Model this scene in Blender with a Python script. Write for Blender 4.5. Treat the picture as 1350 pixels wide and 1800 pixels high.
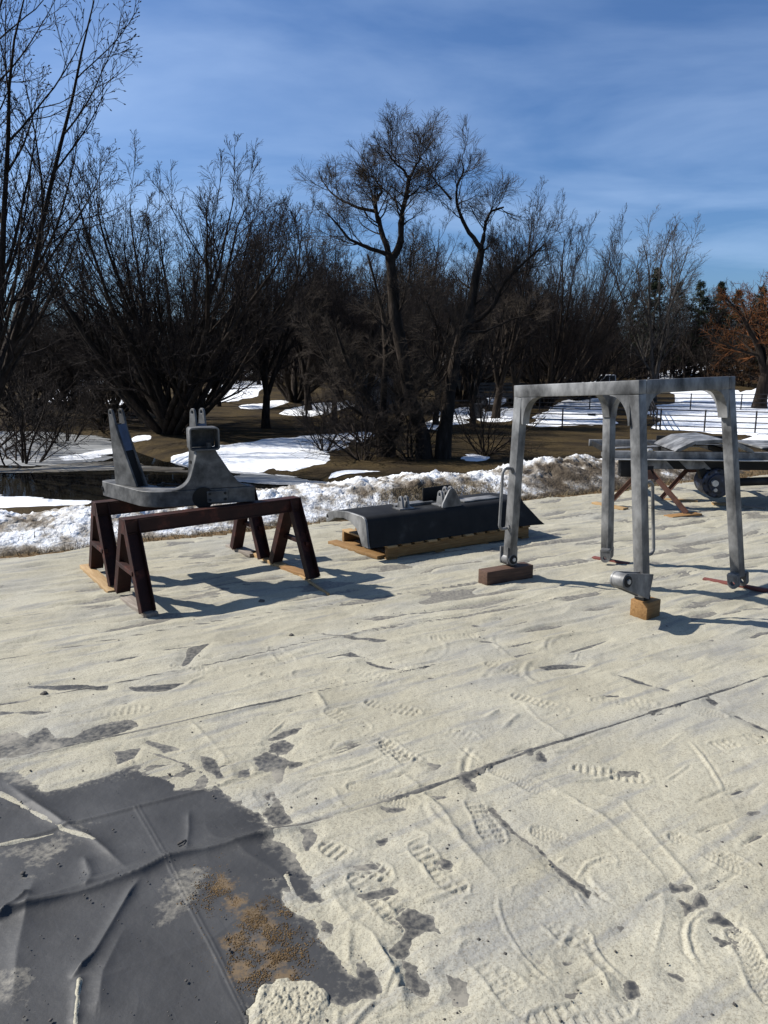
import bpy, bmesh, math, random
import numpy as np
from mathutils import Vector, Matrix
random.seed(7)
R = math.radians
for o in list(bpy.data.objects): bpy.data.objects.remove(o)
scn = bpy.context.scene
col = scn.collection

# ------------------------------------------------------------------ camera
EYE = 1.6; FPX = 1300.0; PITCH = math.atan((900-645)/FPX)
cam = bpy.data.cameras.new('camera'); co = bpy.data.objects.new('camera', cam); col.objects.link(co)
cam.sensor_fit = 'VERTICAL'; cam.sensor_height = 36; cam.lens = FPX/1800*36
cam.clip_start = 0.05; cam.clip_end = 3000
co.location = (0, 0, EYE); co.rotation_euler = (R(90)-PITCH, 0, 0)
scn.camera = co
# ------------------------------------------------------------------ sky, sun, exposure
SUN_EL = 42.0; SUN_DIR = -12.0        # shadows fall towards this heading (degrees from +X)
SUN_STR = 5.0; SKY_STR = 0.064
wd = bpy.data.worlds.new('World'); scn.world = wd; wd.use_nodes = True
def sky_world():
    nt = wd.node_tree; n = nt.nodes; l = nt.links; n.clear()
    out = n.new('ShaderNodeOutputWorld'); bg = n.new('ShaderNodeBackground'); bg.inputs[1].default_value = SKY_STR
    sky = n.new('ShaderNodeTexSky'); sky.sky_type = 'NISHITA'; sky.sun_disc = False
    sky.sun_elevation = R(SUN_EL); a = R(SUN_DIR+180)
    sky.sun_rotation = math.atan2(math.cos(a), math.sin(a))
    sky.air_density = 1.0; sky.dust_density = 1.8; sky.ozone_density = 4.0; sky.altitude = 300
    # thin cirrus streaks on a plane high above
    tc = n.new('ShaderNodeTexCoord'); sep = n.new('ShaderNodeSeparateXYZ'); l.new(tc.outputs['Generated'], sep.inputs[0])
    mz = n.new('ShaderNodeMath'); mz.operation = 'MAXIMUM'; mz.inputs[1].default_value = 0.03; l.new(sep.outputs[2], mz.inputs[0])
    za = n.new('ShaderNodeMath'); za.operation = 'ADD'; za.inputs[1].default_value = 0.12; l.new(mz.outputs[0], za.inputs[0])
    dx = n.new('ShaderNodeMath'); dx.operation = 'DIVIDE'; l.new(sep.outputs[0], dx.inputs[0]); l.new(za.outputs[0], dx.inputs[1])
    dy = n.new('ShaderNodeMath'); dy.operation = 'DIVIDE'; l.new(sep.outputs[1], dy.inputs[0]); l.new(za.outputs[0], dy.inputs[1])
    cb = n.new('ShaderNodeCombineXYZ'); l.new(dx.outputs[0], cb.inputs[0]); l.new(dy.outputs[0], cb.inputs[1])
    mp = n.new('ShaderNodeMapping'); mp.inputs['Rotation'].default_value = (0, 0, R(14)); mp.inputs['Scale'].default_value = (0.5, 0.85, 1); l.new(cb.outputs[0], mp.inputs[0])
    nz = n.new('ShaderNodeTexNoise'); nz.inputs['Scale'].default_value = 1.5; nz.inputs['Detail'].default_value = 7; nz.inputs['Roughness'].default_value = 0.52
    nz.inputs['Distortion'].default_value = 0.35; l.new(mp.outputs[0], nz.inputs['Vector'])
    rp = n.new('ShaderNodeValToRGB'); rp.color_ramp.elements[0].position = 0.42; rp.color_ramp.elements[1].position = 0.80
    rp.color_ramp.elements[0].color = (0,0,0,1); rp.color_ramp.elements[1].color = (0.34,0.34,0.34,1); l.new(nz.outputs[0], rp.inputs[0])
    mx = n.new('ShaderNodeMix'); mx.data_type = 'RGBA'; l.new(rp.outputs[0], mx.inputs[0]); l.new(sky.outputs[0], mx.inputs[6])
    mx.inputs[7].default_value = (11.0, 10.6, 11.0, 1)
    tn = n.new('ShaderNodeMix'); tn.data_type = 'RGBA'; tn.blend_type = 'MULTIPLY'; tn.inputs[0].default_value = 1; tn.inputs[7].default_value = (.72,.95,1.22,1); l.new(mx.outputs[2], tn.inputs[6])
    l.new(tn.outputs[2], bg.inputs[0]); l.new(bg.outputs[0], out.inputs[0])
sky_world()
sl = bpy.data.lights.new('sun', 'SUN'); sl.energy = SUN_STR; sl.angle = R(0.53); sl.color = (1.0, 0.955, 0.89)
so = bpy.data.objects.new('sun', sl); col.objects.link(so); so.location = (-20, 10, 30)
_d = Vector((math.cos(R(SUN_DIR))*math.cos(R(SUN_EL)), math.sin(R(SUN_DIR))*math.cos(R(SUN_EL)), -math.sin(R(SUN_EL))))
so.rotation_euler = _d.to_track_quat('-Z', 'Y').to_euler()
scn.view_settings.view_transform = 'Standard'; scn.view_settings.look = 'None'
scn.view_settings.exposure = 0.70; scn.view_settings.gamma = 1.0; scn.view_settings.use_curve_mapping = False
scn.render.engine = 'CYCLES'

# ------------------------------------------------------------------ survey helper: picture measurement -> metres in the place
_c, _s = math.cos(PITCH), math.sin(PITCH)
def ray(px, py):
    u = (px-675)/FPX; v = (900-py)/FPX
    return u, _c+v*_s, -_s+v*_c
def at(px, py, z=0.0):
    d = ray(px, py); t = (z-EYE)/d[2]; return Vector((d[0]*t, d[1]*t, z))
def aty(px, py, y):
    d = ray(px, py); t = y/d[1]; return Vector((d[0]*t, y, EYE+d[2]*t))

# ------------------------------------------------------------------ noise
def _h(ix, iy, seed):
    h = (ix.astype(np.int64)*374761393 + iy.astype(np.int64)*668265263 + seed*974634777) & 0xffffffff
    h = ((h ^ (h >> 13))*1274126177) & 0xffffffff
    return ((h ^ (h >> 16)) & 0xffff).astype(np.float32)/65536.0*6.2831853
def perlin(x, y, seed=0):
    x = np.asarray(x, np.float32); y = np.asarray(y, np.float32)
    xf = np.floor(x); yf = np.floor(y); ix = xf.astype(np.int32); iy = yf.astype(np.int32); u = x-xf; v = y-yf
    def g(i, j, a, b):
        an = _h(ix+i, iy+j, seed); return np.cos(an)*a+np.sin(an)*b
    su = u*u*u*(u*(u*6-15)+10); sv = v*v*v*(v*(v*6-15)+10)
    a = g(0,0,u,v); b = g(1,0,u-1,v); c = g(0,1,u,v-1); d = g(1,1,u-1,v-1)
    return (a+su*(b-a))*(1-sv)+(c+su*(d-c))*sv
def fbm(x, y, o=4, seed=0, gain=.5):
    r = 0; a = 1.0; f = 1.0
    for i in range(o):
        r = r+a*perlin(x*f, y*f, seed+i*17); a *= gain; f *= 2.03
    return r
def smooth(a, b, v):
    t = np.clip((v-a)/(b-a), 0, 1); return t*t*(3-2*t)
def poly_sd(x, y, P):
    """signed distance to a closed polygon, positive inside"""
    P = np.asarray(P, np.float32); d = np.full(x.shape, 1e9, np.float32); ins = np.zeros(x.shape, bool)
    for i in range(len(P)):
        ax, ay = P[i][:2]; bx, by = P[(i+1) % len(P)][:2]
        ex, ey = bx-ax, by-ay; wx = x-ax; wy = y-ay
        t = np.clip((wx*ex+wy*ey)/(ex*ex+ey*ey+1e-9), 0, 1)
        d = np.minimum(d, (wx-ex*t)**2+(wy-ey*t)**2)
        c = ((ay <= y) & (by > y)) | ((by <= y) & (ay > y))
        if abs(ey) > 1e-9: ins ^= c & (x < ax+(y-ay)/ey*ex)
    return np.where(ins, 1, -1)*np.sqrt(d)
def line_d(x, y, P):
    d = np.full(x.shape, 1e9, np.float32); k = np.zeros(x.shape, np.float32); n = len(P)-1
    for i in range(n):
        ax, ay = P[i][:2]; bx, by = P[i+1][:2]; ex, ey = bx-ax, by-ay; wx = x-ax; wy = y-ay
        t = np.clip((wx*ex+wy*ey)/(ex*ex+ey*ey+1e-9), 0, 1)
        q = (wx-ex*t)**2+(wy-ey*t)**2; m = q < d; d = np.where(m, q, d); k = np.where(m, (i+t)/n, k)
    return np.sqrt(d), k
def box_idx(x, y, P, pad):
    P = np.array([p[:2] for p in P])
    return np.nonzero((x > P[:,0].min()-pad) & (x < P[:,0].max()+pad) & (y > P[:,1].min()-pad) & (y < P[:,1].max()+pad))[0]

# ------------------------------------------------------------------ materials
MATS = {}
def ramp(n, l, src, stops):
    r = n.new('ShaderNodeValToRGB'); e = r.color_ramp.elements
    while len(e) < len(stops): e.new(0.5)
    for i, (p, c) in enumerate(stops):
        e[i].position = p; e[i].color = (*c, 1) if len(c) == 3 else c
    l.new(src, r.inputs[0]); return r.outputs[0]
def mat(name, stops, scale=8, detail=6, rough=.8, metal=0, bump=.2, bscale=None, bdist=.01, stretch=(1,1,1), spec=.4, rough2=None, dist=0, extra=None):
    m = bpy.data.materials.new(name); m.use_nodes = True; nt = m.node_tree; n = nt.nodes; l = nt.links
    b = n['Principled BSDF']; tc = n.new('ShaderNodeTexCoord'); mp = n.new('ShaderNodeMapping'); mp.inputs['Scale'].default_value = stretch
    l.new(tc.outputs['Object'], mp.inputs[0])
    nz = n.new('ShaderNodeTexNoise'); nz.inputs['Scale'].default_value = scale; nz.inputs['Detail'].default_value = detail; nz.inputs['Roughness'].default_value = .62
    nz.inputs['Distortion'].default_value = dist
    l.new(mp.outputs[0], nz.inputs['Vector'])
    c = ramp(n, l, nz.outputs[0], stops)
    if extra: c = extra(n, l, tc, c)
    l.new(c, b.inputs['Base Color']); b.inputs['Roughness'].default_value = rough; b.inputs['Metallic'].default_value = metal
    b.inputs['Specular IOR Level'].default_value = spec
    if rough2 is not None:
        mr = n.new('ShaderNodeMapRange'); mr.inputs[1].default_value = .3; mr.inputs[2].default_value = .7; mr.inputs[3].default_value = rough; mr.inputs[4].default_value = rough2
        l.new(nz.outputs[0], mr.inputs[0]); l.new(mr.outputs[0], b.inputs['Roughness'])
    if bump:
        n2 = n.new('ShaderNodeTexNoise'); n2.inputs['Scale'].default_value = bscale or scale*4; n2.inputs['Detail'].default_value = 5; l.new(mp.outputs[0], n2.inputs['Vector'])
        bp = n.new('ShaderNodeBump'); bp.inputs['Strength'].default_value = bump; bp.inputs['Distance'].default_value = bdist
        l.new(n2.outputs[0], bp.inputs['Height']); l.new(bp.outputs[0], b.inputs['Normal'])
    MATS[name] = m; return m
def mixin(scale, lo, hi, colr, thr=(.5,.6), stretch=None, rot=0):
    def f(n, l, tc, c):
        nz = n.new('ShaderNodeTexNoise'); nz.inputs['Scale'].default_value = scale; nz.inputs['Detail'].default_value = 7
        src = tc.outputs['Object']
        if stretch:
            rm = n.new('ShaderNodeMapping'); rm.inputs['Rotation'].default_value = (0, 0, rot); l.new(src, rm.inputs[0]); mp = n.new('ShaderNodeMapping'); mp.inputs['Scale'].default_value = stretch; l.new(rm.outputs[0], mp.inputs[0]); src = mp.outputs[0]
        l.new(src, nz.inputs['Vector'])
        k = ramp(n, l, nz.outputs[0], [(thr[0], (lo,)*3), (thr[1], (hi,)*3)])
        mx = n.new('ShaderNodeMix'); mx.data_type = 'RGBA'; l.new(k, mx.inputs[0]); l.new(c, mx.inputs[6]); mx.inputs[7].default_value = (*colr, 1)
        return mx.outputs[2]
    return f
mat('steel', [(.32,(.04,.04,.04)),(.47,(.115,.115,.114)),(.66,(.25,.248,.242))], scale=6.5, rough=.6, metal=.15, spec=.25, bump=.12, bscale=60, bdist=.002, stretch=(1,1,.6), rough2=.4)
mat('steel_mid', [(.32,(.025,.025,.025)),(.47,(.07,.07,.069)),(.66,(.15,.149,.145))], scale=7, rough=.6, metal=.1, bump=.12, bscale=60, bdist=.002, spec=.25)
mat('steel_dark', [(.3,(.007,.007,.007)),(.6,(.014,.0138,.0135)),(.75,(.036,.036,.035))], scale=5, rough=.65, metal=.1, bump=.12, bscale=60, bdist=.002, spec=.2)
mat('steel_bright', [(.3,(.3,.3,.3)),(.7,(.5,.5,.49))], scale=12, rough=.4, metal=.5, bump=.05)
mat('blue_paint', [(.35,(.035,.05,.085)),(.65,(.06,.085,.14))], scale=14, rough=.5, bump=.1)
mat('motor_blue', [(.4,(.008,.010,.016)),(.6,(.012,.02,.045)),(.72,(.10,.12,.16))], scale=16, rough=.45, bump=.3, bscale=50, bdist=.004)
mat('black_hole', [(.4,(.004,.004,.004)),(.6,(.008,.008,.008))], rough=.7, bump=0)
mat('rust', [(.3,(.014,.0055,.0045)),(.55,(.028,.0095,.007)),(.75,(.095,.028,.018))], scale=9, rough=.62, metal=.0, spec=.2, bump=.15, bscale=70, bdist=.002)
mat('rust_brown', [(.3,(.05,.022,.014)),(.6,(.10,.045,.028)),(.8,(.16,.08,.05))], scale=10, rough=.7, bump=.2, bscale=70, bdist=.002)
def wood(name, a, b, c): mat(name, [(.3,a),(.5,b),(.72,c)], scale=6, rough=.75, bump=.3, bscale=14, bdist=.004, stretch=(1.2,14,14), dist=.6)
wood('wood_new', (0.223,0.136,0.056), (0.298,0.192,0.087), (0.360,0.254,0.130))
wood('wood_pallet', (0.122,0.061,0.019), (0.188,0.103,0.033), (0.235,0.146,0.061))
wood('wood_old', (0.037,0.020,0.012), (0.068,0.036,0.022), (0.105,0.059,0.037))
wood('wood_block', (0.136,0.068,0.022), (0.211,0.112,0.037), (0.279,0.167,0.068))
wood('wood_grey', (0.124,0.102,0.081), (0.192,0.161,0.130), (0.260,0.229,0.186))
wood('wood_red', (.07,.018,.014), (.12,.032,.024), (.18,.06,.045))
mat('bark', [(.3,(.014,.011,.008)),(.55,(.030,.023,.018)),(.75,(.055,.044,.036))], scale=3, rough=.95, bump=.8, bscale=7, bdist=.05, stretch=(2,2,.5), spec=.1)
mat('bark_pale', [(.3,(.03,.026,.022)),(.55,(.06,.053,.047)),(.75,(.10,.09,.08))], scale=3, rough=.95, bump=.6, bscale=7, bdist=.04, stretch=(2,2,.5), spec=.1)
mat('twig', [(.35,(.012,.0095,.0085)),(.65,(.025,.0195,.0175))], scale=1.5, rough=.9, bump=0, spec=.15)
mat('twig_pale', [(.35,(.045,.040,.036)),(.65,(.085,.075,.066))], scale=1.5, rough=.9, bump=0, spec=.15)
mat('twig_gold', [(.35,(.034,.027,.021)),(.65,(.06,.048,.037))], scale=1.5, rough=.9, bump=0, spec=.15)
mat('twig_rust', [(.35,(.075,.030,.012)),(.65,(.14,.055,.02))], scale=2, rough=.9, bump=0, spec=.1)
mat('needles', [(.3,(.010,.016,.008)),(.7,(.026,.036,.016))], scale=1.2, rough=.85, bump=0, spec=.2)
mat('needles_brown', [(.3,(.035,.018,.008)),(.7,(.085,.040,.015))], scale=1.2, rough=.85, bump=0, spec=.2)
mat('sand', [(.28,(.258,.239,.179)),(.5,(.325,.303,.232)),(.7,(.372,.350,.275))], scale=1.7, detail=10, rough=.95, bump=.65, bscale=150, bdist=.003, spec=.15,
    extra=lambda n, l, tc, c: mixin(330, 0, .8, (.10,.085,.06), (.58,.66))(n, l, tc, mixin(120, 0, .6, (.155,.135,.098), (.50,.70))(n, l, tc, mixin(3.2, 0, .65, (.190,.190,.183), (.53,.67), (.7,4.5,1), R(-33))(n, l, tc, mixin(1.3, 0, .55, (.245,.244,.228), (.50,.66), (.8,1.8,1), R(-33))(n, l, tc, c)))))
mat('snow', [(.3,(.66,.68,.71)),(.7,(.78,.79,.80))], scale=2, rough=.75, bump=.35, bscale=9, bdist=.03, spec=.3)
mat('ice', [(.3,(.13,.135,.135)),(.5,(.20,.205,.205)),(.7,(.36,.365,.365))], scale=.35, detail=8, rough=.5, bump=.1, bscale=3, bdist=.02, spec=.5, stretch=(.5,1.5,1))
mat('ice_brown', [(.3,(.06,.052,.04)),(.5,(.15,.138,.115)),(.7,(.36,.355,.33))], scale=.4, detail=8, rough=.3, bump=.1, bscale=3, bdist=.02, spec=.5, stretch=(.5,1.8,1))
mat('dirt', [(.3,(.065,.040,.018)),(.5,(.12,.078,.038)),(.72,(.19,.13,.068))], scale=18, rough=.95, bump=.4, bscale=80, bdist=.004, spec=.1)
mat('straw', [(.3,(.07,.052,.028)),(.7,(.17,.135,.08))], scale=3, rough=.9, bump=0, spec=.2)
mat('pebble', [(.3,(.03,.028,.025)),(.7,(.09,.08,.07))], scale=30, rough=.9, bump=0)
mat('fence_paint', [(.4,(.012,.010,.010)),(.6,(.025,.02,.018))], scale=5, rough=.6, bump=0)
mat('white_paint', [(.4,(.36,.37,.38)),(.6,(.46,.47,.48))], scale=3, rough=.45, bump=0)
mat('siding_blue', [(.4,(.022,.03,.042)),(.6,(.032,.043,.058))], scale=3, rough=.7, bump=.1)
mat('siding_tan', [(.4,(.055,.045,.03)),(.6,(.08,.065,.045))], scale=2, rough=.8, bump=.1)
mat('shingle', [(.4,(.035,.032,.030)),(.6,(.06,.055,.05))], scale=4, rough=.9, bump=.3)
mat('tyre', [(.4,(.012,.012,.012)),(.6,(.02,.02,.02))], rough=.85, bump=0)
mat('dark_paint', [(.4,(.012,.013,.014)),(.6,(.03,.03,.032))], scale=3, rough=.6, bump=.1)
def glass():
    m = bpy.data.materials.new('window_glass'); m.use_nodes = True; b = m.node_tree.nodes['Principled BSDF']
    b.inputs['Base Color'].default_value = (.02,.025,.03,1); b.inputs['Roughness'].default_value = .06; MATS['window_glass'] = m
glass()
def water():
    m = bpy.data.materials.new('water'); m.use_nodes = True; n = m.node_tree.nodes; l = m.node_tree.links; b = n['Principled BSDF']
    b.inputs['Base Color'].default_value = (.012,.011,.008,1); b.inputs['Roughness'].default_value = .04; b.inputs['IOR'].default_value = 1.33
    tc = n.new('ShaderNodeTexCoord'); nz = n.new('ShaderNodeTexNoise'); nz.inputs['Scale'].default_value = 1.6; nz.inputs['Detail'].default_value = 3; l.new(tc.outputs['Object'], nz.inputs['Vector'])
    bp = n.new('ShaderNodeBump'); bp.inputs['Strength'].default_value = .12; bp.inputs['Distance'].default_value = .03; l.new(nz.outputs[0], bp.inputs['Height']); l.new(bp.outputs[0], b.inputs['Normal'])
    MATS['water'] = m
water()
def lawn_mat():
    def ex(n, l, tc, c):
        nz = n.new('ShaderNodeTexNoise'); nz.inputs['Scale'].default_value = .5; nz.inputs['Detail'].default_value = 5; l.new(tc.outputs['Object'], nz.inputs['Vector'])
        k = ramp(n, l, nz.outputs[0], [(.42,(0,0,0)),(.62,(1,1,1))])
        mx = n.new('ShaderNodeMix'); mx.data_type = 'RGBA'; l.new(k, mx.inputs[0]); l.new(c, mx.inputs[6]); mx.inputs[7].default_value = (.022,.015,.007,1)
        return mx.outputs[2]
    mat('lawn', [(.3,(.020,.013,.005)),(.5,(.041,.028,.011)),(.7,(.074,.053,.022))], scale=9, detail=9, rough=.95, bump=.8, bscale=14, bdist=.05, spec=.1, extra=ex)
lawn_mat()
def tarp_mat():
    m = bpy.data.materials.new('tarp'); m.use_nodes = True; n = m.node_tree.nodes; l = m.node_tree.links; b = n['Principled BSDF']
    tc = n.new('ShaderNodeTexCoord')
    nz = n.new('ShaderNodeTexNoise'); nz.inputs['Scale'].default_value = 3; nz.inputs['Detail'].default_value = 8; l.new(tc.outputs['Object'], nz.inputs['Vector'])
    c = ramp(n, l, nz.outputs[0], [(.3,(.026,.026,.026)),(.55,(.040,.040,.040)),(.75,(.066,.066,.065))])
    # woven reinforcement threads: a fine square mesh of faint lines
    mp = n.new('ShaderNodeMapping'); mp.inputs['Rotation'].default_value = (0, 0, R(-36)); l.new(tc.outputs['Object'], mp.inputs[0])
    sp = n.new('ShaderNodeSeparateXYZ'); l.new(mp.outputs[0], sp.inputs[0])
    def grid(o, step, w):
        a = n.new('ShaderNodeMath'); a.operation = 'PINGPONG'; a.inputs[1].default_value = step; l.new(o, a.inputs[0])
        q = n.new('ShaderNodeMath'); q.operation = 'LESS_THAN'; q.inputs[1].default_value = w; l.new(a.outputs[0], q.inputs[0]); return q.outputs[0]
    mxm = n.new('ShaderNodeMath'); mxm.operation = 'MAXIMUM'; l.new(grid(sp.outputs[0], .028, .0011), mxm.inputs[0]); l.new(grid(sp.outputs[1], .028, .0011), mxm.inputs[1])
    mk = n.new('ShaderNodeMath'); mk.operation = 'MULTIPLY'; mk.inputs[1].default_value = .75; l.new(mxm.outputs[0], mk.inputs[0])
    mx = n.new('ShaderNodeMix'); mx.data_type = 'RGBA'; l.new(mk.outputs[0], mx.inputs[0]); l.new(c, mx.inputs[6]); mx.inputs[7].default_value = (.035,.036,.038,1)
    # dust caught on the sheet
    at_ = n.new('ShaderNodeAttribute'); at_.attribute_name = 'dust'
    nd = n.new('ShaderNodeTexNoise'); nd.inputs['Scale'].default_value = 45; nd.inputs['Detail'].default_value = 8; nd.inputs['Roughness'].default_value = .7; l.new(tc.outputs['Object'], nd.inputs['Vector'])
    ad = n.new('ShaderNodeMath'); ad.operation = 'MULTIPLY_ADD'; l.new(at_.outputs['Fac'], ad.inputs[0]); ad.inputs[1].default_value = 1.0; l.new(nd.outputs[0], ad.inputs[2])
    k = ramp(n, l, ad.outputs[0], [(.62,(0,0,0)),(.95,(.7,.7,.7)),(1.0,(.8,.8,.8))])
    m2 = n.new('ShaderNodeMix'); m2.data_type = 'RGBA'; l.new(k, m2.inputs[0]); l.new(mx.outputs[2], m2.inputs[6]); m2.inputs[7].default_value = (.25,.23,.185,1)
    so_ = n.new('ShaderNodeAttribute'); so_.attribute_name = 'soil'
    ns = n.new('ShaderNodeTexNoise'); ns.inputs['Scale'].default_value = 38; ns.inputs['Detail'].default_value = 9; ns.inputs['Roughness'].default_value = .72; l.new(tc.outputs['Object'], ns.inputs['Vector'])
    sa = n.new('ShaderNodeMath'); sa.operation = 'ADD'; l.new(so_.outputs['Fac'], sa.inputs[0]); l.new(ns.outputs[0], sa.inputs[1])
    ks = ramp(n, l, sa.outputs[0], [(.74,(0,0,0)),(.92,(.85,.85,.85))])
    m3 = n.new('ShaderNodeMix'); m3.data_type = 'RGBA'; l.new(ks, m3.inputs[0]); l.new(m2.outputs[2], m3.inputs[6]); m3.inputs[7].default_value = (.13,.088,.045,1)
    l.new(m3.outputs[2], b.inputs['Base Color'])
    b.inputs['Roughness'].default_value = .58; b.inputs['Specular IOR Level'].default_value = .28
    n3 = n.new('ShaderNodeTexNoise'); n3.inputs['Scale'].default_value = 25; n3.inputs['Detail'].default_value = 4; l.new(tc.outputs['Object'], n3.inputs['Vector'])
    bp = n.new('ShaderNodeBump'); bp.inputs['Strength'].default_value = .5; bp.inputs['Distance'].default_value = .005; l.new(n3.outputs[0], bp.inputs['Height']); l.new(bp.outputs[0], b.inputs['Normal'])
    MATS['tarp'] = m
tarp_mat()
def bank_mat():
    m = bpy.data.materials.new('bank_snow'); m.use_nodes = True; n = m.node_tree.nodes; l = m.node_tree.links; b = n['Principled BSDF']
    tc = n.new('ShaderNodeTexCoord'); at_ = n.new('ShaderNodeAttribute'); at_.attribute_name = 'dirt'
    nz = n.new('ShaderNodeTexNoise'); nz.inputs['Scale'].default_value = 6; nz.inputs['Detail'].default_value = 12; nz.inputs['Roughness'].default_value = .75; l.new(tc.outputs['Object'], nz.inputs['Vector'])
    ad = n.new('ShaderNodeMath'); ad.operation = 'ADD'; l.new(at_.outputs['Fac'], ad.inputs[0]); l.new(nz.outputs[0], ad.inputs[1])
    c = ramp(n, l, ad.outputs[0], [(.36,(.70,.72,.74)),(.47,(.46,.455,.44)),(.58,(.22,.195,.16)),(.72,(.08,.062,.042)),(.85,(.045,.033,.02))])
    l.new(c, b.inputs['Base Color']); b.inputs['Roughness'].default_value = .8; b.inputs['Specular IOR Level'].default_value = .25
    n3 = n.new('ShaderNodeTexNoise'); n3.inputs['Scale'].default_value = 30; n3.inputs['Detail'].default_value = 6; l.new(tc.outputs['Object'], n3.inputs['Vector'])
    bp = n.new('ShaderNodeBump'); bp.inputs['Strength'].default_value = .7; bp.inputs['Distance'].default_value = .03; l.new(n3.outputs[0], bp.inputs['Height']); l.new(bp.outputs[0], b.inputs['Normal'])
    MATS['bank_snow'] = m
bank_mat()

# ------------------------------------------------------------------ mesh and object helpers
def link(name, me, m, parent=None, loc=None):
    if m: me.materials.append(MATS[m])
    o = bpy.data.objects.new(name, me); col.objects.link(o)
    if parent: o.parent = parent
    if loc is not None: o.location = loc
    return o
def tag(o, label, cat=None, group=None, kind=None):
    o['label'] = label
    if cat: o['category'] = cat
    if group: o['group'] = group
    if kind: o['kind'] = kind
    return o
def thing(name, label, cat, loc=(0,0,0), rz=0, group=None):
    o = bpy.data.objects.new(name, None); col.objects.link(o); o.location = loc; o.rotation_euler = (0, 0, rz); o.empty_display_size = .1
    return tag(o, label, cat, group)
def struct(o): o['kind'] = 'structure'; return o
def quick_mesh(name, V, Fq, smooth_=True, attrs=None):
    """numpy verts and faces (all the same corner count) -> mesh"""
    me = bpy.data.meshes.new(name); V = np.ascontiguousarray(V, np.float32); Fq = np.ascontiguousarray(Fq, np.int32); k = Fq.shape[1]
    me.vertices.add(len(V)); me.vertices.foreach_set('co', V.ravel())
    me.loops.add(Fq.size); me.loops.foreach_set('vertex_index', Fq.ravel())
    me.polygons.add(len(Fq)); me.polygons.foreach_set('loop_start', np.arange(0, Fq.size, k, dtype=np.int32)); me.polygons.foreach_set('loop_total', np.full(len(Fq), k, np.int32))
    if smooth_: me.polygons.foreach_set('use_smooth', np.ones(len(Fq), bool))
    for a, v in (attrs or {}).items():
        at_ = me.attributes.new(a, 'FLOAT', 'POINT'); at_.data.foreach_set('value', np.ascontiguousarray(v, np.float32))
    me.update(calc_edges=True); return me
def grid_faces(nr, nc, keep=None):
    i = np.arange(nr*nc).reshape(nr, nc); F = np.stack([i[:-1,:-1], i[:-1,1:], i[1:,1:], i[1:,:-1]], -1).reshape(-1, 4)
    if keep is not None: F = F[keep[F].any(1)]
    return F
def compact(V, F, attrs=None):
    u, inv = np.unique(F, return_inverse=True)
    return V[u], inv.reshape(F.shape), {k: v[u] for k, v in (attrs or {}).items()}

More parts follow.
